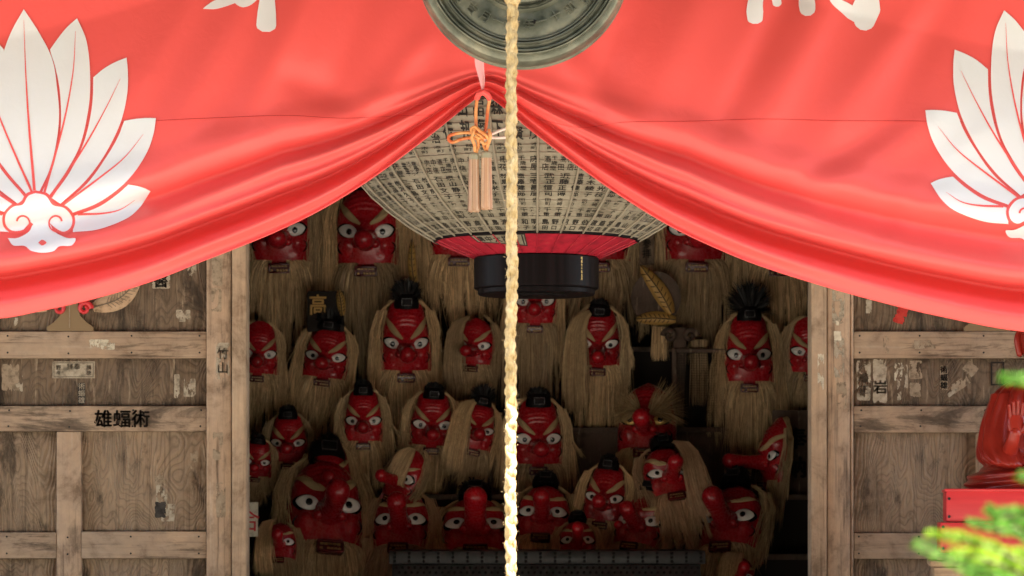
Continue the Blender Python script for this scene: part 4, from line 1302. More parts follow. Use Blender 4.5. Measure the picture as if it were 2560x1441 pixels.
def ribbon(mb, pts, wd, r):
    b0 = len(mb.v)
    a = r.uniform(-0.9, 0.9)
    tw = Vector((math.cos(a), math.sin(a), 0)) * wd
    n = len(pts)
    for i, p in enumerate(pts):
        q = 1 if i < n - 1 else 0.25
        mb.v.append(p - tw * q); mb.v.append(p + tw * q)
    for i in range(n - 1):
        mb.f.append((b0 + 2 * i, b0 + 2 * i + 1, b0 + 2 * i + 3, b0 + 2 * i + 2))
def b_beard(L, seed, part=0.0):
    mb = MB(); r = random.Random(seed)
    ncl = 17
    cl = [(r.uniform(-0.1, 0.1), r.uniform(0.76, 1.08), r.uniform(-0.05, 0.05)) for _ in range(ncl + 1)]
    def clump(x):
        t = (x + 0.6) / 1.2 * ncl
        i = max(0, min(ncl - 1, int(t))); f = t - i
        return [cl[i][k] * (1 - f) + cl[i + 1][k] * f for k in range(3)]
    def root(x):
        z = -0.50 if abs(x) > 0.18 else -0.67
        y = face_y(max(-0.5, min(0.5, x)), -0.5, 'A')
        return Vector((x, y, z))
    # backing sheet under the roots only
    def sh(u, v):
        x = -0.52 + 1.04 * u
        c = clump(x); p = root(x)
        ln = L * c[1] * (1 - 0.25 * (abs(x) / 0.54) ** 2) * (0.50 + 0.12 * math.sin(u * 60) + 0.1 * math.sin(u * 23))
        return Vector((x * (1 - 0.15 * v) + c[0] * v * 0.25, 0.10 + p.y * 0.45 + 0.04 * v, -0.50 + -ln * v))
    mb.grid(sh, 70, 6)
    nc = 24
    cd = [(r.gauss(0, 0.075), r.uniform(0.55, 1.1), r.gauss(0, 0.05), r.uniform(0.35, 0.8)) for _ in range(nc)]
    for k in range(1250):
        ci = r.randrange(nc)
        x0 = -0.52 + 1.04 * (ci + 0.5) / nc
        x = max(-0.53, min(0.53, x0 + r.gauss(0, 0.026)))
        c = cd[ci]; p = root(x)
        ln = L * c[1] * r.uniform(0.78, 1.06) * (1 - 0.25 * (abs(x) / 0.54) ** 2)
        lay = r.random()
        pts = []
        jx = r.gauss(0, 0.02)
        for t in (0, 0.12, 0.4, 0.72, 1):
            xc = x0 + (x - x0) * (1 - c[3] * t)
            xx = xc * (1 - 0.18 * t) + c[0] * t * t + jx * t * t
            yy = p.y * (1 - 0.4 * t) - 0.05 * math.sin(min(1, t * 2.5) * PI / 2) * lay - 0.012 + 0.05 * t + c[2] * t
            zz = p.z - ln * t
            pts.append(Vector((xx, yy, zz)))
        ribbon(mb, pts, r.uniform(0.0035, 0.0085), r)
    for k in range(60):       # stray hairs
        x = r.uniform(-0.5, 0.5); p = root(x); ln = L * r.uniform(0.6, 1.15); j = r.gauss(0, 0.16)
        ribbon(mb, [Vector((x, p.y - 0.05, p.z)), Vector((x + j * 0.2, p.y - 0.10, p.z - ln * 0.4)), Vector((x + j * 0.6, p.y * 0.6 - 0.06, p.z - ln * 0.75)), Vector((x + j, p.y * 0.6 - 0.02, p.z - ln))], 0.003, r)
    # moustache sweeping out from the lip
    for k in range(240):
        s = r.choice((-1, 1)); x0 = s * r.uniform(0.12, 0.42); sp = r.uniform(0.02, 0.2)
        z0 = -0.49 + 0.02 * r.random()
        y0 = face_y(x0, -0.5, 'A') - 0.02
        l = r.uniform(0.3, 0.7) * min(1.0, L)
        ribbon(mb, [Vector((x0, y0, z0)), Vector((x0 + s * sp * 0.4, y0 - 0.05, z0 - l * 0.25)), Vector((x0 + s * sp * 0.7, y0 - 0.02, z0 - l * 0.65)), Vector((x0 + s * sp * 0.8, y0 + 0.02, z0 - l))], r.uniform(0.004, 0.008), r)
    return mb
def b_hair(L, seed, wide=1.0):
    mb = MB(); r = random.Random(seed)
    for s in (-1, 1):
        wv = r.uniform(-0.06, 0.06)
        def sh(u, v, s=s):
            t = v
            x = lin([(0, 0.24), (0.2, 0.49), (0.45, 0.60), (1, 0.58)], t) + (u - 0.4) * 0.22 * wide * min(1, 0.35 + t * 1.6)
            z = lin([(0, 0.70), (0.15, 0.58), (0.3, 0.30), (1, 0.45 - L)], t)
            y = 0.40 + 0.05 * u - 0.08 * t
            return Vector((s * x, y, z))
        def sh2(u, v, s=s): return sh(0.1 + 0.7 * u, v * (0.52 + 0.10 * math.sin(u * 21)))
        mb.grid(sh2, 10, 10)
        nc = 11
        cd = [(r.gauss(0, 0.06), r.uniform(0.5, 1.15), r.uniform(0.3, 0.8), r.gauss(0, 0.03)) for _ in range(nc)]
        for k in range(470):
            ci = r.randrange(nc); u0 = (ci + 0.5) / nc
            u = max(0, min(1, u0 + r.gauss(0, 0.055))); q = r.random()
            sw, lf, cv, dy = cd[ci]
            ln = L * lf * r.uniform(0.8, 1.06)
            jx = r.gauss(0, 0.016)
            ue = u0 + (u - u0) * (1 - cv)
            x1 = 0.465 + u * 0.21 * wide; xe = 0.465 + ue * 0.21 * wide
            pts = [Vector((s * (0.15 + 0.14 * u), 0.34 + 0.1 * q, 0.76 - 0.05 * u + 0.03 * q)),
                   Vector((s * (0.37 + 0.17 * u * wide), 0.35 + 0.06 * q, 0.60 - 0.06 * u)),
                   Vector((s * (x1 + 0.02), 0.35 + 0.06 * u, 0.34)),
                   Vector((s * (x1 + 0.06 + sw * 0.2), 0.33 + 0.06 * u + dy, -0.08)),
                   Vector((s * (xe + 0.05 + sw * 0.7 + wv * 0.5 + jx), 0.24 + 0.12 * ue + dy, 0.45 - ln * 0.62 if ln > 1.0 else -0.25)),
                   Vector((s * (xe + 0.02 + sw * 1.3 + wv + jx * 2), 0.18 + 0.14 * ue + dy * 1.5, 0.45 - ln))]
            ribbon(mb, pts, r.uniform(0.004, 0.009), r)
        for k in range(40):
            x1 = r.uniform(0.42, 0.66); j = r.gauss(0, 0.14); ln = L * r.uniform(0.7, 1.1)
            ribbon(mb, [Vector((s * x1 * 0.85, 0.30, 0.55)), Vector((s * x1 * 1.05, 0.26, 0.2)), Vector((s * (x1 + j * 0.5), 0.18, -0.2)), Vector((s * (x1 + j), 0.1, 0.45 - ln))], 0.003, r)
    return mb
def b_fringe(seed, x0, x1, L):
    mb = MB(); r = random.Random(seed)
    for k in range(420):
        u = r.random()
        x = x0 + (x1 - x0) * u
        ln = L * r.uniform(0.75, 1.1); j = r.gauss(0, 0.03)
        pts = [Vector((x * 0.4, 0.1, 0.72)), Vector((x * 0.8, -0.03, 0.58)), Vector((x, -0.10, 0.30)), Vector((x + j, -0.13, -0.1)), Vector((x + j * 1.5, -0.12, -0.1 - ln * 0.5)), Vector((x + j * 2.2 + 0.04, -0.08, -0.1 - ln))]
        ribbon(mb, pts, r.uniform(0.005, 0.010), r)
    return mb
def b_hat():
    mb = MB()
    n = 24
    pr = [(-0.06, 0.24), (0.02, 0.25), (0.10, 0.225), (0.17, 0.20), (0.205, 0.16), (0.215, 0.0)]
    vs = [Vector((r * math.cos(2 * PI * k / n) * (1.0), 0.17 + 0.75 * r * math.sin(2 * PI * k / n), 0.66 + z)) for z, r in pr for k in range(n)]
    mb.add(vs, [(j * n + k, (j + 1) * n + k, (j + 1) * n + (k + 1) % n, j * n + (k + 1) % n) for j in range(len(pr) - 1) for k in range(n)])
    mb.box((0, 0.0, 0.73), (0.20, 0.06, 0.13), 0.012)
    return mb
def b_hatframe():
    mb = MB()
    for c, s_ in (((0, -0.035, 0.788), (0.20, 0.014, 0.012)), ((0, -0.035, 0.672), (0.20, 0.014, 0.012)), ((-0.095, -0.035, 0.73), (0.012, 0.014, 0.11)), ((0.095, -0.035, 0.73), (0.012, 0.014, 0.11))):
        mb.box(c, s_, 0.003)
    return mb
def b_tuft(seed, big):
    mb = MB(); r = random.Random(seed)
    for k in range(520):
        a = r.uniform(-0.15, PI + 0.15); q = r.uniform(0.3, 1)
        l = r.uniform(0.5, 1.0) * big
        d = Vector((math.cos(a) * 0.85, r.uniform(-0.3, 0.5), math.sin(a) * 1.0))
        p = Vector((0.16 * math.cos(a) * q, 0.17 + r.uniform(-0.1, 0.1), 0.77 + 0.10 * math.sin(a) * q))
        ribbon(mb, [p, p + d * 0.10 * l, p + d * 0.2 * l + Vector((0, 0.02, 0.02)), p + d * 0.28 * l + Vector((r.gauss(0, 0.02), 0.03, 0.0))], 0.011, r)
    return mb
M['hat_edge'] = new_mat('hat_edge_lacquer', (0.05, 0.048, 0.048), 0.2)[0]
M['tooth'] = new_mat('dull_gold_tooth', (0.34, 0.21, 0.08), 0.35, 0.4)[0]
NL = 0.66
def mask(cx, ey, wpx, nx, ny, roll, Y, ft, bl, hat, label, hairL=1.35, tuft=0.8, L=NL, fringe=None, yaw=None, pitch=None, hemp='hemp', gold_eye=False, fuzzy=False, seed=0, wide=0.72):
    s = sc_at(Y) * wpx * 1.08
    p = P(cx, ey, Y)
    sty = 1 if Y < 1.4 and L > 0.66 else (2 if seed in (3, 6) else 0)
    t = thing('tengu_mask', label, 'mask', tuple(p), 'red long-nosed masks in the shrine')
    el = math.atan2(p.z - EYE, Y - CAMY)
    if yaw is None: yaw = math.asin(max(-0.8, min(0.8, (nx - cx) / wpx / L)))
    if pitch is None: pitch = math.asin(max(-0.5, min(0.85, ((ey - ny) / wpx + 0.12) / L - math.sin(el))))
    t.rotation_euler = (Matrix.Rotation(yaw, 3, 'Z') @ Matrix.Rotation(-pitch, 3, 'X') @ Matrix.Rotation(R(roll), 3, 'Y')).to_euler()
    rv = random.Random(int(cx * 13 + ey))
    t.scale = (s * rv.uniform(0.96, 1.07), s, s * rv.uniform(0.93, 1.10))
    f = mpart('face', cached(('face', ft), lambda: b_face(ft), 'lacquer_red', 60), t)
    mpart('nose', cached(('nose', L), lambda: b_nose(L), 'lacquer_red', 60), t)
    for sx in (-1, 1):
        e = mpart('eye', cached(('eye', ft, sx, 'gold' if gold_eye else 'w', sty), lambda: b_eye(ft, sx, 'white', sty), 'gold' if gold_eye else 'eye_white'), t)
        mpart('pupil', cached(('pupil', ft, sx, sty), lambda: b_eye(ft, sx, 'pupil', sty), 'eye_black'), e)
        mpart('eye_line', cached(('eyeline', ft, sx, sty), lambda: b_eye(ft, sx, 'line', sty), 'eye_black'), e)
        if not fuzzy: mpart('eyebrow', cached(('brow', ft, sx, sty), lambda: b_brow(ft, sx, sty), 'brow'), t)
        mpart('cheek_line', cached(('cheek', ft, sx), lambda: b_cheek(ft, sx), 'eye_black'), f)
    mo = mpart('mouth', cached(('mouth',), b_mouth, 'mouth_dark', 40), t)
    mpart('mouth_opening', cached(('mouthin',), b_mouth_in, 'mouth_dark', 40), mo)
    mpart('teeth', cached(('teeth',), b_teeth, 'tooth', 40), mo)
    if bl > 0:
        mpart('beard', cached(('beard', bl, seed % 3, hemp), lambda: b_beard(bl, seed % 3 * 11 + int(bl * 10)), hemp), t)
    if hairL > 0:
        mpart('hair', cached(('hair', hairL, seed % 3, hemp, wide), lambda: b_hair(hairL, seed % 3 * 7 + int(hairL * 10), wide), hemp), t)
    if fringe:
        mpart('loose_hair', cached(('fringe', fringe, hemp), lambda: b_fringe(4, fringe[0], fringe[1], fringe[2]), hemp), t)
    if hat:
        h = mpart('cap', cached(('hat',), b_hat, 'lacquer_black', 40), t)
        mpart('cap_frame', cached(('hatframe',), b_hatframe, 'hat_edge', 40), h)
        if tuft > 0:
            mpart('cap_tuft', cached(('tuft', tuft), lambda: b_tuft(9, tuft), 'black_hair'), h)
    return t
T1, T2, T3, T4, T5 = 1.84, 1.70, 1.52, 1.26, 1.06
# row on the back wall
mask(697, 574, 138, 698, 592, 0, T1, 'A', 1.4, True, 'large mask whose forehead hides behind the curtain hem, next to left door post', 2.2, seed=1, wide=1.3)
mask(914, 578, 148, 912, 595, 0, T1, 'A', 1.55, True, 'large mask with wide staring eyes beside the lantern and its left cords', 2.2, seed=2, wide=1.3)
mask(1147, 570, 140, 1147, 588, 0, T1, 'A', 1.4, True, 'large mask with eyes hidden by the lantern, only its mouth and long beard showing', 2.1, seed=3, wide=1.3)
mask(1496, 572, 150, 1496, 590, 0, T1, 'A', 1.2, True, 'large mask mostly hidden behind the lantern base, beard hanging beside gold feathers', 2.0, seed=4, wide=1.3)
mask(1743, 575, 152, 1745, 597, 0, T1, 'A', 1.6, True, 'large mask with one eye below curtain hem and broad jagged beard, right of gold feathers', 2.1, seed=5, wide=1.3)
mask(1950, 575, 150, 1950, 592, 0, T1, 'A', 1.45, True, 'mask hidden by the curtain of which only a straw coloured beard shows', 2.1, seed=6, wide=1.3)
# second row
mask(646, 886, 92, 648, 904, 4, T2, 'B', 1.4, False, 'small mask half covered by the left door post, with one eye showing', 2.0, seed=1)
mask(812, 892, 108, 808, 908, 7, T2, 'B', 1.5, True, 'tilted mask with black cap below gold character sign', 2.0, 1.0, seed=2)
mask(1016, 860, 122, 1022, 885, 0, T2, 'B', 1.5, True, 'tall wrinkled mask with tufted black cap under the staring large mask', 2.0, 1.1, seed=3)
mask(1180, 864, 92, 1165, 876, 4, T2, 'A', 1.4, False, 'capless mask with half its face under loose hair, beside the rope', 1.9, fringe=(-0.62, -0.22, 0.9), seed=4)
mask(1337, 754, 100, 1335, 772, 0, T2 + 0.04, 'A', 1.9, False, 'mask directly below the lantern base with long narrow beard', 2.0, seed=5)
mask(1496, 862, 104, 1494, 893, 2, T2, 'B', 2.0, True, 'mask half veiled by hanging hair, under the lantern base', 1.9, 0.4, fringe=(-0.7, -0.28, 1.3), seed=6)
mask(1874, 887, 118, 1873, 902, 0, T2, 'B', 1.7, True, 'mask with very bushy black cap tuft beside right door post', 2.0, 1.9, seed=1)
mask(2032, 880, 108, 2030, 902, 0, T2, 'B', 1.4, False, 'mask half hidden by the right door post', 1.9, seed=2)
# third row
mask(719, 1108, 92, 720, 1121, 0, T3, 'B', 1.2, True, 'small pear shaped mask with flat black cap near left door post', 1.35, 0.5, seed=3)
mask(908, 1053, 92, 910, 1067, 0, T3, 'B', 1.3, True, 'small mask with upright black cap below the tall wrinkled mask', 1.4, 0.5, seed=4)
mask(1081, 1064, 102, 1085, 1087, 3, T3, 'B', 1.3, True, 'medium mask with frowning brows and black cap, above the dim lying mask', 1.4, 0.5, seed=5)
mask(1194, 1074, 92, 1203, 1084, 12, T3, 'B', 1.2, True, 'leaning mask turned away with bushy cap, right beside the rope', 1.4, 1.3, fringe=(-0.7, -0.25, 1.0), seed=6)
mask(1347, 1099, 116, 1354, 1122, 0, T3, 'B', 1.0, True, 'wrinkled mask with round nose behind the rope, in the shade', 1.4, 0.5, seed=1)
mask(640, 1156, 72, 640, 1170, 6, T3 - 0.05, 'B', 1.0, True, 'little mask with black cap cut off by left door post', 1.3, 0.4, seed=2)
mf = mask(1612, 1046, 140, 1600, 1040, 0, T3, 'A', 1.0, False, 'old mask with fuzzy golden brows and bundled straw beard', 0, hemp='straw', gold_eye=True, fuzzy=True, L=0.5, seed=3)
# lower tier
mask(824, 1192, 104, 826, 1190, 0, T4 + 0.12, 'B', 0, True, 'mask hidden behind the big tilted one, only its cap and forehead showing', 1.0, 0.4, seed=2)
mask(824, 1254, 184, 856, 1222, 5, T4, 'A', 0.9, True, 'very big mask with raised thick nose on left part of lower tier', 1.5, 0.3, seed=1)
mask(996, 1190, 92, 956, 1186, 20, T4 + 0.06, 'A', 0, False, 'dim lying mask with thick nose pointing sideways', 0.9, L=0.8, fringe=(-0.3, 0.3, 0.1), seed=2)
mask(1000, 1292, 136, 994, 1250, 0, T4, 'A', 0.9, True, 'lower tier mask with upright nose and pale hair above altar box corner', 1.4, 0.3, L=0.74, hemp='hemp_pale', seed=3)
mask(1188, 1301, 158, 1190, 1242, 0, T4, 'A', 0.8, True, 'broad lower tier mask with wide set eyes beside the rope', 1.4, 0.5, L=0.74, seed=4)
mask(1357, 1274, 134, 1353, 1240, 3, T4, 'A', 0.9, True, 'lower tier mask with thick upright nose just past the rope', 1.3, 0.3, L=0.7, seed=5)
mask(1508, 1244, 100, 1496, 1250, 7, T4, 'B', 0.9, True, 'narrow mask with shiny ball nose and cap, above the little pale haired mask', 1.2, 0.4, seed=6)
mask(1676, 1176, 118, 1684, 1152, -8, T4, 'A', 1.2, True, 'mask leaning sideways with pale hair falling over one side', 1.4, 0.4, hemp='hemp_pale', fringe=(0.25, 0.6, 1.0), seed=1)
mask(1547, 1298, 70, 1545, 1312, 0, T4 + 0.02, 'A', 0, False, 'hidden small mask peeping out between ball nosed and cone nosed masks', 0.8, seed=2)
mask(1594, 1296, 116, 1563, 1268, 6, T4 - 0.06, 'A', 0.9, True, 'mask with tall cone nose turned aside, pale brows', 1.3, 0.8, L=0.72, hemp='hemp_pale', seed=3)
mask(1444, 1346, 92, 1443, 1318, 0, T5, 'A', 0.8, True, 'little mask with pale combed hair behind the altar box', 1.2, 0.3, L=0.7, hemp='hemp_pale', seed=4)
mask(1815, 1284, 150, 1768, 1238, -4, T4, 'A', 0.95, True, 'big mask with raised thick nose beside dark board, right of altar box', 1.5, 0.4, L=0.74, seed=5)
mask(1908, 1140, 112, 0, 0, 0, T3 - 0.02, 'B', 1.1, False, 'mask in profile with its long nose level, hanging by the dark board', 1.2, L=0.86, yaw=R(-74), pitch=R(2), seed=6)
mask(697, 1352, 82, 697, 1334, 0, T5, 'A', 1.0, False, 'small mask buried in hair with only its nose showing, by left door post', 1.3, L=0.74, fringe=(-0.6, -0.2, 0.9), seed=1)
mask(1850, 1436, 84, 1860, 1416, 14, T5, 'A', 0, False, 'mask buried in beard hair with only its red nose showing, right of altar box', 0, L=0.74, fringe=(-0.6, 0.0, 0.8), seed=2)

# fuzzy brows of the old mask
def b_fuzzy(sx):
    mb = MB(); r = random.Random(20 + sx)
    for k in range(420):
        a = r.uniform(R(-30), R(75)); l = r.uniform(0.25, 0.62) * (1.0 if sx > 0 else 0.7)
        p = Vector((sx * r.uniform(0.05, 0.25), -0.03 - r.random() * 0.06, r.uniform(0.04, 0.16)))
        d = Vector((sx * math.cos(a), r.uniform(-0.25, 0.1), math.sin(a)))
        ribbon(mb, [p, p + d * l * 0.5, p + d * l + Vector((0, 0, -0.05))], 0.007, r)
    return mb
for sx in (-1, 1):
    mpart('fuzzy_eyebrow', cached(('fuzzy', sx), lambda: b_fuzzy(sx), 'straw'), mf)

# ------------------------------------------------------------------ signs and boards inside
def feather_relief(root, base, ctrl, tip, wd, Y, m, name='feather'):
    n = 18
    ax = crm([(*base, 0), (*ctrl, 0), (*tip, 0)], n)
    L = []; Rr = []
    for k in range(n + 1):
        t = k / n
        d = (ax[min(k + 1, n)] - ax[max(k - 1, 0)]).normalized()
        nn = Vector((-d.y, d.x, 0)) * wd * (math.sin(PI * (0.06 + 0.94 * t)) ** 0.55)
        L.append(ax[k] + nn); Rr.append(ax[k] - nn)
    def fn(u, v):
        k = int(round(v * n)); p = L[k].lerp(Rr[k], u)
        return P(p.x, p.y, Y - 0.012 * math.sin(PI * u) ** 0.6)
    fe = MB().grid(fn, 8, n).build(name, M[m], root)
    MB().tube([P(p.x, p.y, Y - 0.013) for p in ax], 0.0022, 6).build('quill', M['ink'], fe)
    bb = MB()
    for k in range(3, n - 2, 2):
        p = ax[k]; d = (ax[k + 1] - ax[k - 1]).normalized(); nn = Vector((-d.y, d.x, 0))
        for sg in (1, -1):
            e = p + d * wd * 0.35 + nn * sg * wd * 0.62
            bb.tube([P(p.x + nn.x * sg * 3, p.y + nn.y * sg * 3, Y - 0.0135), P(e.x, e.y, Y - 0.0105)], 0.0016, 4)
    bb.build('barbs', M['ink'], fe)
    return fe
WY = 1.80
em = thing('feather_fan_plaque', 'carved fan plaque with ochre feathers on the dark back wall, right of lantern base', 'plaque', tuple(P(1690, 860, WY)))
MB().prism([(1640 + 62 * math.cos(a), 745 + 66 * math.sin(a)) for a in [k * PI / 20 for k in range(40)]], WY - 0.02, 0.02).build('backing_disc', M['board'], em)
feather_relief(em, (1680, 785), (1650, 730), (1600, 662), 20, WY - 0.03, 'gold_paint')
feather_relief(em, (1690, 800), (1640, 796), (1588, 798), 17, WY - 0.03, 'gold_paint')
for sg in (-1, 1):
    MB().tube(spiral(1700 + sg * 26, 840, 17, 1.2, PI if sg < 0 else 0, sg * -1, WY - 0.05, 6), [0.011 - 0.005 * k / 34 for k in range(35)], 8).build('scroll', M['board'], em)
MB().prism([(1686, 820), (1714, 820), (1716, 880), (1708, 1060), (1692, 1060), (1684, 880)], WY - 0.03, 0.03).build('handle', M['board'], em)
WY = 1.74
sg = thing('name_sign', 'black wooden sign with raised gold character between beards, left of rope', 'sign', tuple(P(795, 800, WY)))
MB().pbox(768, 860, 728, 830, WY - 0.02, 0.02, 0.004).build('sign_board', M['interior'], sg)
mb = MB(); vs, fs = glyph('高', 0.0)
for i, (ox, oy) in enumerate(((0, 0), (0.9, 0), (-0.9, 0), (0, 0.9), (0, -0.9))):
    mb.add([P(795 + x * 46 + ox, 762 - y * 54 + oy, WY - 0.03 - 0.0005 * i) for x, y in vs], fs)
mb.build('gold_character', M['gold_paint'], sg, smooth=False)
feather_relief(sg, (856, 790), (852, 755), (846, 722), 11, WY - 0.022, 'gold_paint')
WY = 1.80
lf = thing('gold_leaf_ornament', 'narrow ochre carved leaf on back wall below the lantern edge', 'ornament', tuple(P(1034, 740, WY)))
feather_relief(lf, (1040, 735), (1030, 665), (1030, 598), 11, WY - 0.02, 'gold_paint', 'leaf')
WY = 1.90
sb = thing('grey_plaque', 'small grey wooden plaque with brushed characters below lantern edge', 'plaque', tuple(P(1617, 660, WY)))
MB().pbox(1598, 1636, 560, 662, WY - 0.015, 0.015, 0.003).build('plaque_board', M['panel_dark'], sb)
write(sb, 'lettering', '参拝', 1617, 622, 24, WY - 0.018, 'ink', True, 0.02)
# pale votive board with a character on the right
vb = thing('votive_board', 'tall dark brown votive board with brushed character beside right door post', 'board', tuple(P(1985, 1500, 1.62)))
MB().pbox(1932, 2090, 1026, 1640, 1.62, 0.02, 0.003).build('board_panel', M['votive'] if 'votive' in M else M['board'], vb)
write(vb, 'lettering', '奉納', 1990, 1132, 56, 1.618, 'ink', True, 0.03, step=1.3)
# wire net frame in the dark
nf = thing('net_frame', 'black wire net frame standing in the dark right of old straw bearded mask', 'frame', tuple(P(1770, 1080, 1.76)))
for x0, x1, y0, y1 in ((1680, 1692, 872, 1080), (1846, 1856, 872, 1080), (1692, 1846, 1068, 1080), (1692, 1846, 872, 882)):
    MB().pbox(x0, x1, y0, y1, 1.745, 0.02, 0.003).build('frame_bar', M['board'], nf)
mb = MB()
for k in range(26):
    x = 1692 + k * 6.2
    mb.tube([P(x, 882, 1.752), P(x, 1068, 1.752)], 0.0006, 4, False)
for k in range(30):
    y = 884 + k * 6.2
    mb.tube([P(1692, y, 1.7525), P(1846, y, 1.7525)], 0.0006, 4, False)
o = mb.build('wire_net', M['iron'], nf); o['kind'] = 'stuff'
# straw bundles hanging in the back
for cx, y0, y1, wd, lb in ((1648, 818, 900, 34, 'grey straw bundle hanging beneath the ochre feathers'), (1748, 850, 1010, 40, 'thin straw bundle hanging in front of the wire net')):
    r = random.Random(int(cx)); mb = MB(); s_ = sc_at(1.80)
    for k in range(260):
        x = cx + r.uniform(-0.5, 0.5) * wd; l = (y1 - y0) * r.uniform(0.8, 1.05); j = r.gauss(0, 3)
        ribbon(mb, [P(x, y0, 1.80 + r.uniform(-0.02, 0.02)), P(x + j * 0.5, y0 + l * 0.5, 1.79), P(x + j, y0 + l, 1.80)], 0.0014, r)
    o = mb.build('straw_bundle', M['hemp'], smooth=True, angle=None)
    tag(o, lb, 'straw', 'straw bundles hung at the back')
# notice with red characters by the left jamb
pn = thing('paper_notice', 'white paper notice with red character behind left door post', 'notice', tuple(P(628, 1340, 1.0)))
MB().pbox(590, 645, 1256, 1342, 1.0, 0.003, 0).build('sheet', M['paper_cream'], pn)
write(pn, 'lettering', '合', 620, 1300, 62, 0.998, 'stand_red', True, 0.0)

# ------------------------------------------------------------------ altar box
AY = 0.72
ab = thing('altar_box', 'black studded metal altar box standing before the masks', 'altar', tuple(P(1368, 1700, AY)))
MB().pbox(972, 1764, 1377, 1411, AY - 0.012, 0.46, 0.004).build('box_lid', M['iron'], ab)
MB().pbox(980, 1752, 1411.5, 1720, AY, 0.43, 0.004).build('box_body', M['iron'], ab)
mb = MB()
def stud(px, py, Y, r=0.0056):
    c = P(px, py, Y)
    n = 8
    vs = [c + Vector((math.cos(k * 2 * PI / n) * r, 0, math.sin(k * 2 * PI / n) * r)) for k in range(n)]
    vs += [c + Vector((math.cos(k * 2 * PI / n) * r * 0.7, -0.003, math.sin(k * 2 * PI / n) * r * 0.7)) for k in range(n)]
    vs += [c + Vector((0, -0.0036, 0))]
    mb.add(vs, [(k, (k + 1) % n, n + (k + 1) % n, n + k) for k in range(n)] + [(n + k, n + (k + 1) % n, 2 * n) for k in range(n)])
for i in range(22):
    x = 986 + i * 36.5
    for y in (1384, 1394, 1404): stud(x, y, AY - 0.012)
for j in range(14):
    for i in range(50):
        x = 990 + i * 15.4 + (7.7 if j % 2 else 0)
        if x < 1748: stud(x, 1420 + j * 12, AY)
o = mb.build('studs', M['lacquer_black'], ab); o['kind'] = 'stuff'
# clear plastic film edge on top
# ------------------------------------------------------------------ red statue and its stand
SY = -0.52
stn = thing('statue_stand', 'red painted stacked stand with wooden stepped pedestal under the statue', 'stand', tuple(P(2620, 1720, SY - 0.2)))
stn.rotation_euler.z = R(-6.5)
sf = SY - 0.24
MB().pbox(2372, 2880, 1226, 1305, sf, 0.42, 0.003).build('upper_box', M['stand_red'], stn)
MB().pbox(2369, 2883, 1222, 1229, sf - 0.006, 0.43, 0.002).build('top_edge', M['stand_red'], stn)
MB().pbox(2359, 2893, 1307, 1384, sf - 0.02, 0.46, 0.003).build('lower_box', M['stand_red'], stn)
MB().pbox(2352, 2900, 1385, 1402, sf - 0.03, 0.50, 0.004).build('step', M['plain_wood'], stn)
MB().pbox(2336, 2914, 1403, 1418, sf - 0.045, 0.52, 0.004).build('step', M['plain_wood'], stn)
MB().pbox(2345, 2905, 1419, 1900, sf - 0.04, 0.50, 0.004).build('pedestal', M['plain_wood'], stn)
for px, py, yy in ((2379, 1247, sf), (2379, 1292, sf), (2366, 1318, sf - 0.02), (2366, 1372, sf - 0.02)):
    c = P(px, py, yy)
    MB().tube([c + Vector((0, 0.002, 0)), c + Vector((0, -0.003, 0))], 0.0045, 10).build('screw', M['iron'], stn)
sta = thing('seated_statue', 'red lacquered seated monk statue with raised open hand on red stand', 'statue', tuple(P(2630, 1222, SY)))
ss = sc_at(SY)
SX = 2628
HW = [(770, 8), (778, 46), (800, 70), (840, 79), (880, 72), (905, 56), (920, 44), (934, 52), (945, 84), (962, 116), (990, 142), (1040, 163), (1090, 174), (1130, 180), (1150, 176), (1166, 166), (1176, 178), (1190, 202), (1206, 212), (1222, 208)]
DD = [(770, 8), (800, 64), (840, 80), (880, 74), (915, 48), (945, 62), (1000, 88), (1090, 96), (1150, 108), (1180, 170), (1206, 186), (1222, 184)]
def stf(u, v):
    py = 770 + (1222 - 770) * v
    a = u * 2 * PI
    hw = smt(HW, py); dd = smt(DD, py)
    fold = 0
    if py > 935:
        k = sstep(935, 1000, py)
        side = abs(math.cos(a)) ** 2
        ph = math.atan2(abs(math.cos(a)), 0.001 - math.sin(a))
        fold = k * (15 * (abs(math.sin(ph * 8 + (py - 940) * 0.012 + 1.3)) - 0.5) * (1 - sstep(1150, 1172, py)) + 5.0 * math.sin((py - 1166) * 0.30 + 6 * math.cos(a)) * sstep(1160, 1180, py))
    # collar V
    ca, sa = math.cos(a), math.sin(a)
    e = 0.86
    x = math.copysign(abs(ca) ** e, ca) * (hw + fold); y = math.copysign(abs(sa) ** e, sa) * (dd + fold)
    c = P(SX, py, SY)
    return c + Vector((x * ss, y * ss, 0))
MB().grid(stf, 110, 130, True).build('body', M['statue'], sta, angle=None)
def tubep(pts, rads, name, par, n=14, m='statue', rnd_=True):
    c = crm([Vector(p) for p in pts], 14); rr = crm([(r, 0, 0) for r in rads], 14)
    return MB().tube([P(q.x, q.y, q.z) for q in c], [q.x * ss for q in rr], n, True, rnd_)
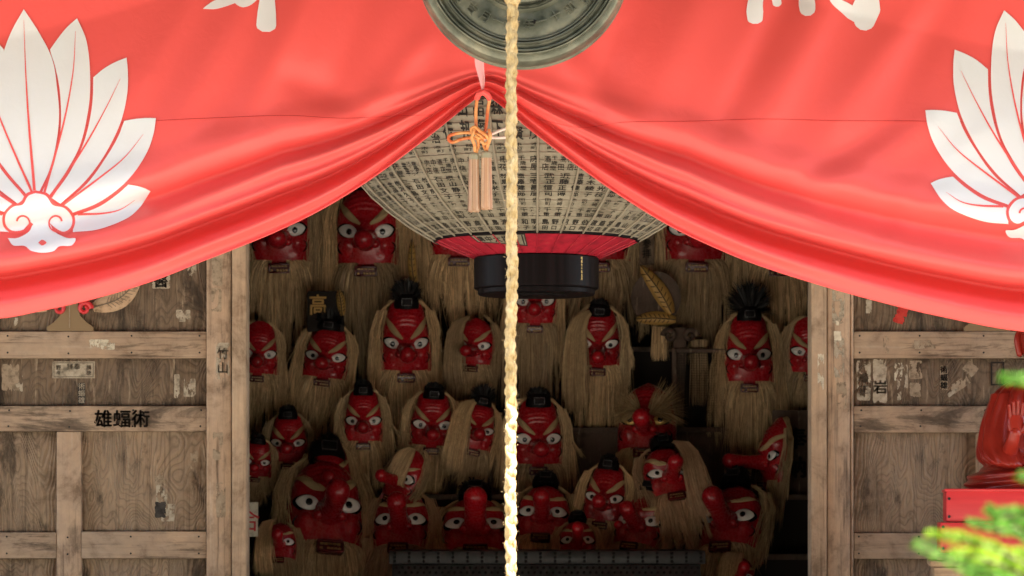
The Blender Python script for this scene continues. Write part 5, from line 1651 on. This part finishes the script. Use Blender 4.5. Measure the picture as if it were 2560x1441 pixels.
# sleeve of the raised arm
def slv(u, v):
    c = crm([(2516, 985, SY - 0.03), (2498, 1055, SY - 0.06), (2496, 1120, SY - 0.10), (2516, 1158, SY - 0.15), (2534, 1172, SY - 0.16)], 24)
    q = c[int(round(v * 24))]
    r = smt([(0, 34), (0.3, 40), (0.6, 44), (0.85, 30), (1, 4)], v)
    a = u * 2 * PI
    f = 1 + 0.13 * (abs(math.sin(a * 4 + v * 4)) - 0.5) + 0.05 * math.sin(a * 11 - v * 4)
    return P(q.x, q.y, q.z) + Vector((math.cos(a) * r * f * 1.05 * ss, math.sin(a) * r * f * 0.9 * ss, 0))
MB().grid(slv, 72, 24, True).build('sleeve', M['statue'], sta, angle=None)
hm = MB()
def add(mbx):
    hm.add(mbx.v, mbx.f)
HY = SY - 0.20
add(tubep([(2520, 1140, SY - 0.12), (2530, 1110, HY + 0.02), (2537, 1082, HY)], [22, 17, 15], 'x', sta))
# palm: flattened loft
def palm(u, v):
    a = u * 2 * PI
    py = 1090 - 52 * v
    hw = smt([(0, 13), (0.3, 19), (0.7, 21), (1, 18)], v); dp = smt([(0, 11), (0.4, 9.5), (1, 7)], v)
    return P(2539 + 2 * v, py, HY) + Vector((math.cos(a) * hw * ss, math.sin(a) * dp * ss, 0))
hm.grid(palm, 20, 12, True)
for bx, tx, l, r in ((2526, 2522, 30, 5.2), (2535, 2533, 37, 5.6), (2544, 2545, 40, 5.6), (2553, 2557, 34, 5.0)):
    add(tubep([(bx, 1044, HY), (bx + (tx - bx) * 0.5, 1044 - l * 0.5, HY - 0.004), (tx, 1044 - l, HY - 0.012)], [r, r * 0.95, r * 0.8], 'f', sta, 10))
add(tubep([(2556, 1078, HY - 0.004), (2566, 1062, HY - 0.012), (2566, 1044, HY - 0.016)], [6.5, 6.2, 5], 'f', sta, 10))
hm.build('raised_hand', M['statue'], sta, angle=None)
# other arm resting in the lap, ears, face
add2 = MB()
t_ = tubep([(2740, 985, SY - 0.03), (2764, 1060, SY - 0.06), (2750, 1130, SY - 0.13), (2690, 1160, SY - 0.2), (2650, 1164, SY - 0.21)], [34, 42, 44, 32, 18], 's', sta)
t_.build('sleeve', M['statue'], sta)
for sx in (-1, 1):
    tubep([(SX + sx * 78, 825, SY), (SX + sx * 84, 850, SY), (SX + sx * 79, 885, SY)], [7, 9, 8], 'e', sta).build('ear', M['statue'], sta)
    tubep([(SX + sx * 14, 838, SY - 0.083), (SX + sx * 30, 834, SY - 0.078), (SX + sx * 44, 839, SY - 0.066)], [4, 6, 4], 'e', sta).build('eye', M['statue'], sta)
tubep([(SX, 835, SY - 0.088), (SX, 855, SY - 0.098), (SX, 866, SY - 0.102)], [5, 8, 10], 'n', sta).build('nose', M['statue'], sta)
tubep([(SX - 18, 884, SY - 0.078), (SX, 886, SY - 0.086), (SX + 18, 884, SY - 0.078)], [3.5, 5, 3.5], 'm', sta).build('mouth', M['statue'], sta)

# ------------------------------------------------------------------ foreground shrub
FY = -7.0
shrub = thing('needle_shrub', 'young green needle leaved shrub in sunlight before the statue stand', 'shrub', (0.62, FY + 0.1, 0.0))
fs_ = sc_at(FY)
rf = random.Random(77)
def sprig(pts, nl, m, nleaf=46, yo=0.0, wl=7.0):
    c = crm([(x, y, yo + (z[0] if z else 0)) for x, y, *z in pts], nleaf)
    br = MB().tube([P(p.x, p.y, FY + p.z) for p in c], [0.0020 - 0.0013 * k / nleaf for k in range(nleaf + 1)], 6).build('twig', M['bark'], shrub)
    mb = MB()
    for k in range(1, nleaf + 1):
        t = k / nleaf
        p = P(c[k].x, c[k].y, FY + c[k].z)
        d = (P(c[k].x, c[k].y, FY) - P(c[k - 1].x, c[k - 1].y, FY)).normalized()
        side = d.cross(Vector((0, 1, 0))).normalized()
        for sg in (-1, 1, rf.choice((-1, 1))):
            l = nl * fs_ * (1 - 0.5 * t ** 3) * rf.uniform(0.75, 1.15)
            dd = (d * rf.uniform(0.5, 0.9) + side * sg * rf.uniform(0.6, 1) + Vector((0, rf.uniform(-0.6, 0.6), rf.uniform(0, 0.35)))).normalized()
            up = dd.cross(d).normalized()
            wv = dd.cross(up).normalized() * wl * fs_ * 0.5
            e = p + dd * l
            m1 = p + dd * l * 0.35 - Vector((0, 0, 0.0005)); 
            mb.add([p, m1 + wv, e - dd * l * 0.2 + wv * 0.8, e, e - dd * l * 0.2 - wv * 0.8, m1 - wv, m1 + dd * l * 0.3 + up * 0.0012], [(0, 1, 6), (1, 2, 6), (2, 3, 6), (3, 4, 6), (4, 5, 6), (5, 0, 6)])
    mb.build('needles', M[m], br, smooth=False)
sprig([(2640, 1450), (2560, 1408), (2480, 1370), (2400, 1346), (2322, 1336)], 26, 'leaf_young', 44, 0.0, 11)
sprig([(2700, 1500), (2600, 1480), (2500, 1450), (2400, 1412), (2290, 1362)], 34, 'leaf', 44, 0.12, 9)
sprig([(2720, 1440), (2640, 1390), (2570, 1345), (2510, 1295), (2470, 1275)], 34, 'leaf', 40, 0.10, 10)
sprig([(2740, 1420), (2650, 1360), (2580, 1335), (2500, 1325), (2420, 1305)], 30, 'leaf', 40, 0.2, 9)
sprig([(2700, 1540), (2600, 1500), (2520, 1460), (2460, 1440), (2420, 1432)], 34, 'leaf', 36, 0.05, 10)
sprig([(2760, 1470), (2660, 1430), (2600, 1400), (2540, 1380)], 34, 'leaf_young', 30, 0.15, 10)
sprig([(2740, 1260), (2660, 1230), (2600, 1205), (2548, 1190)], 28, 'leaf', 30, 0.05, 9)
sprig([(2740, 1010), (2660, 980), (2580, 955), (2508, 945)], 30, 'leaf', 36, -0.05, 10)
sprig([(2720, 1380), (2650, 1330), (2590, 1300), (2530, 1290), (2490, 1300)], 40, 'leaf', 36, 0.05, 11)
sprig([(2700, 1520), (2610, 1470), (2530, 1425), (2450, 1395), (2380, 1385)], 36, 'leaf_young', 40, 0.22, 10)
MB().tube([Vector((0.62, FY + 0.1, -0.02)), Vector((0.60, FY + 0.1, 0.6)), P(2780, 1560, FY + 0.1), P(2770, 1250, FY + 0.08), P(2750, 1000, FY), P(2760, 850, FY)], [0.02, 0.017, 0.013, 0.009, 0.006, 0.003], 10).build('trunk', M['bark'], shrub)
mb = MB()
for a, b_ in (((2780, 1560), (2640, 1450)), ((2780, 1600), (2700, 1500)), ((2775, 1500), (2720, 1440)), ((2775, 1480), (2740, 1420)), ((2780, 1620), (2700, 1540)), ((2775, 1520), (2760, 1470)), ((2770, 1290), (2740, 1260)), ((2755, 1040), (2740, 1010))):
    MB().tube([P(*a, FY + 0.09), P(*b_, FY + 0.08)], 0.004, 6).build('branch', M['bark'], shrub)
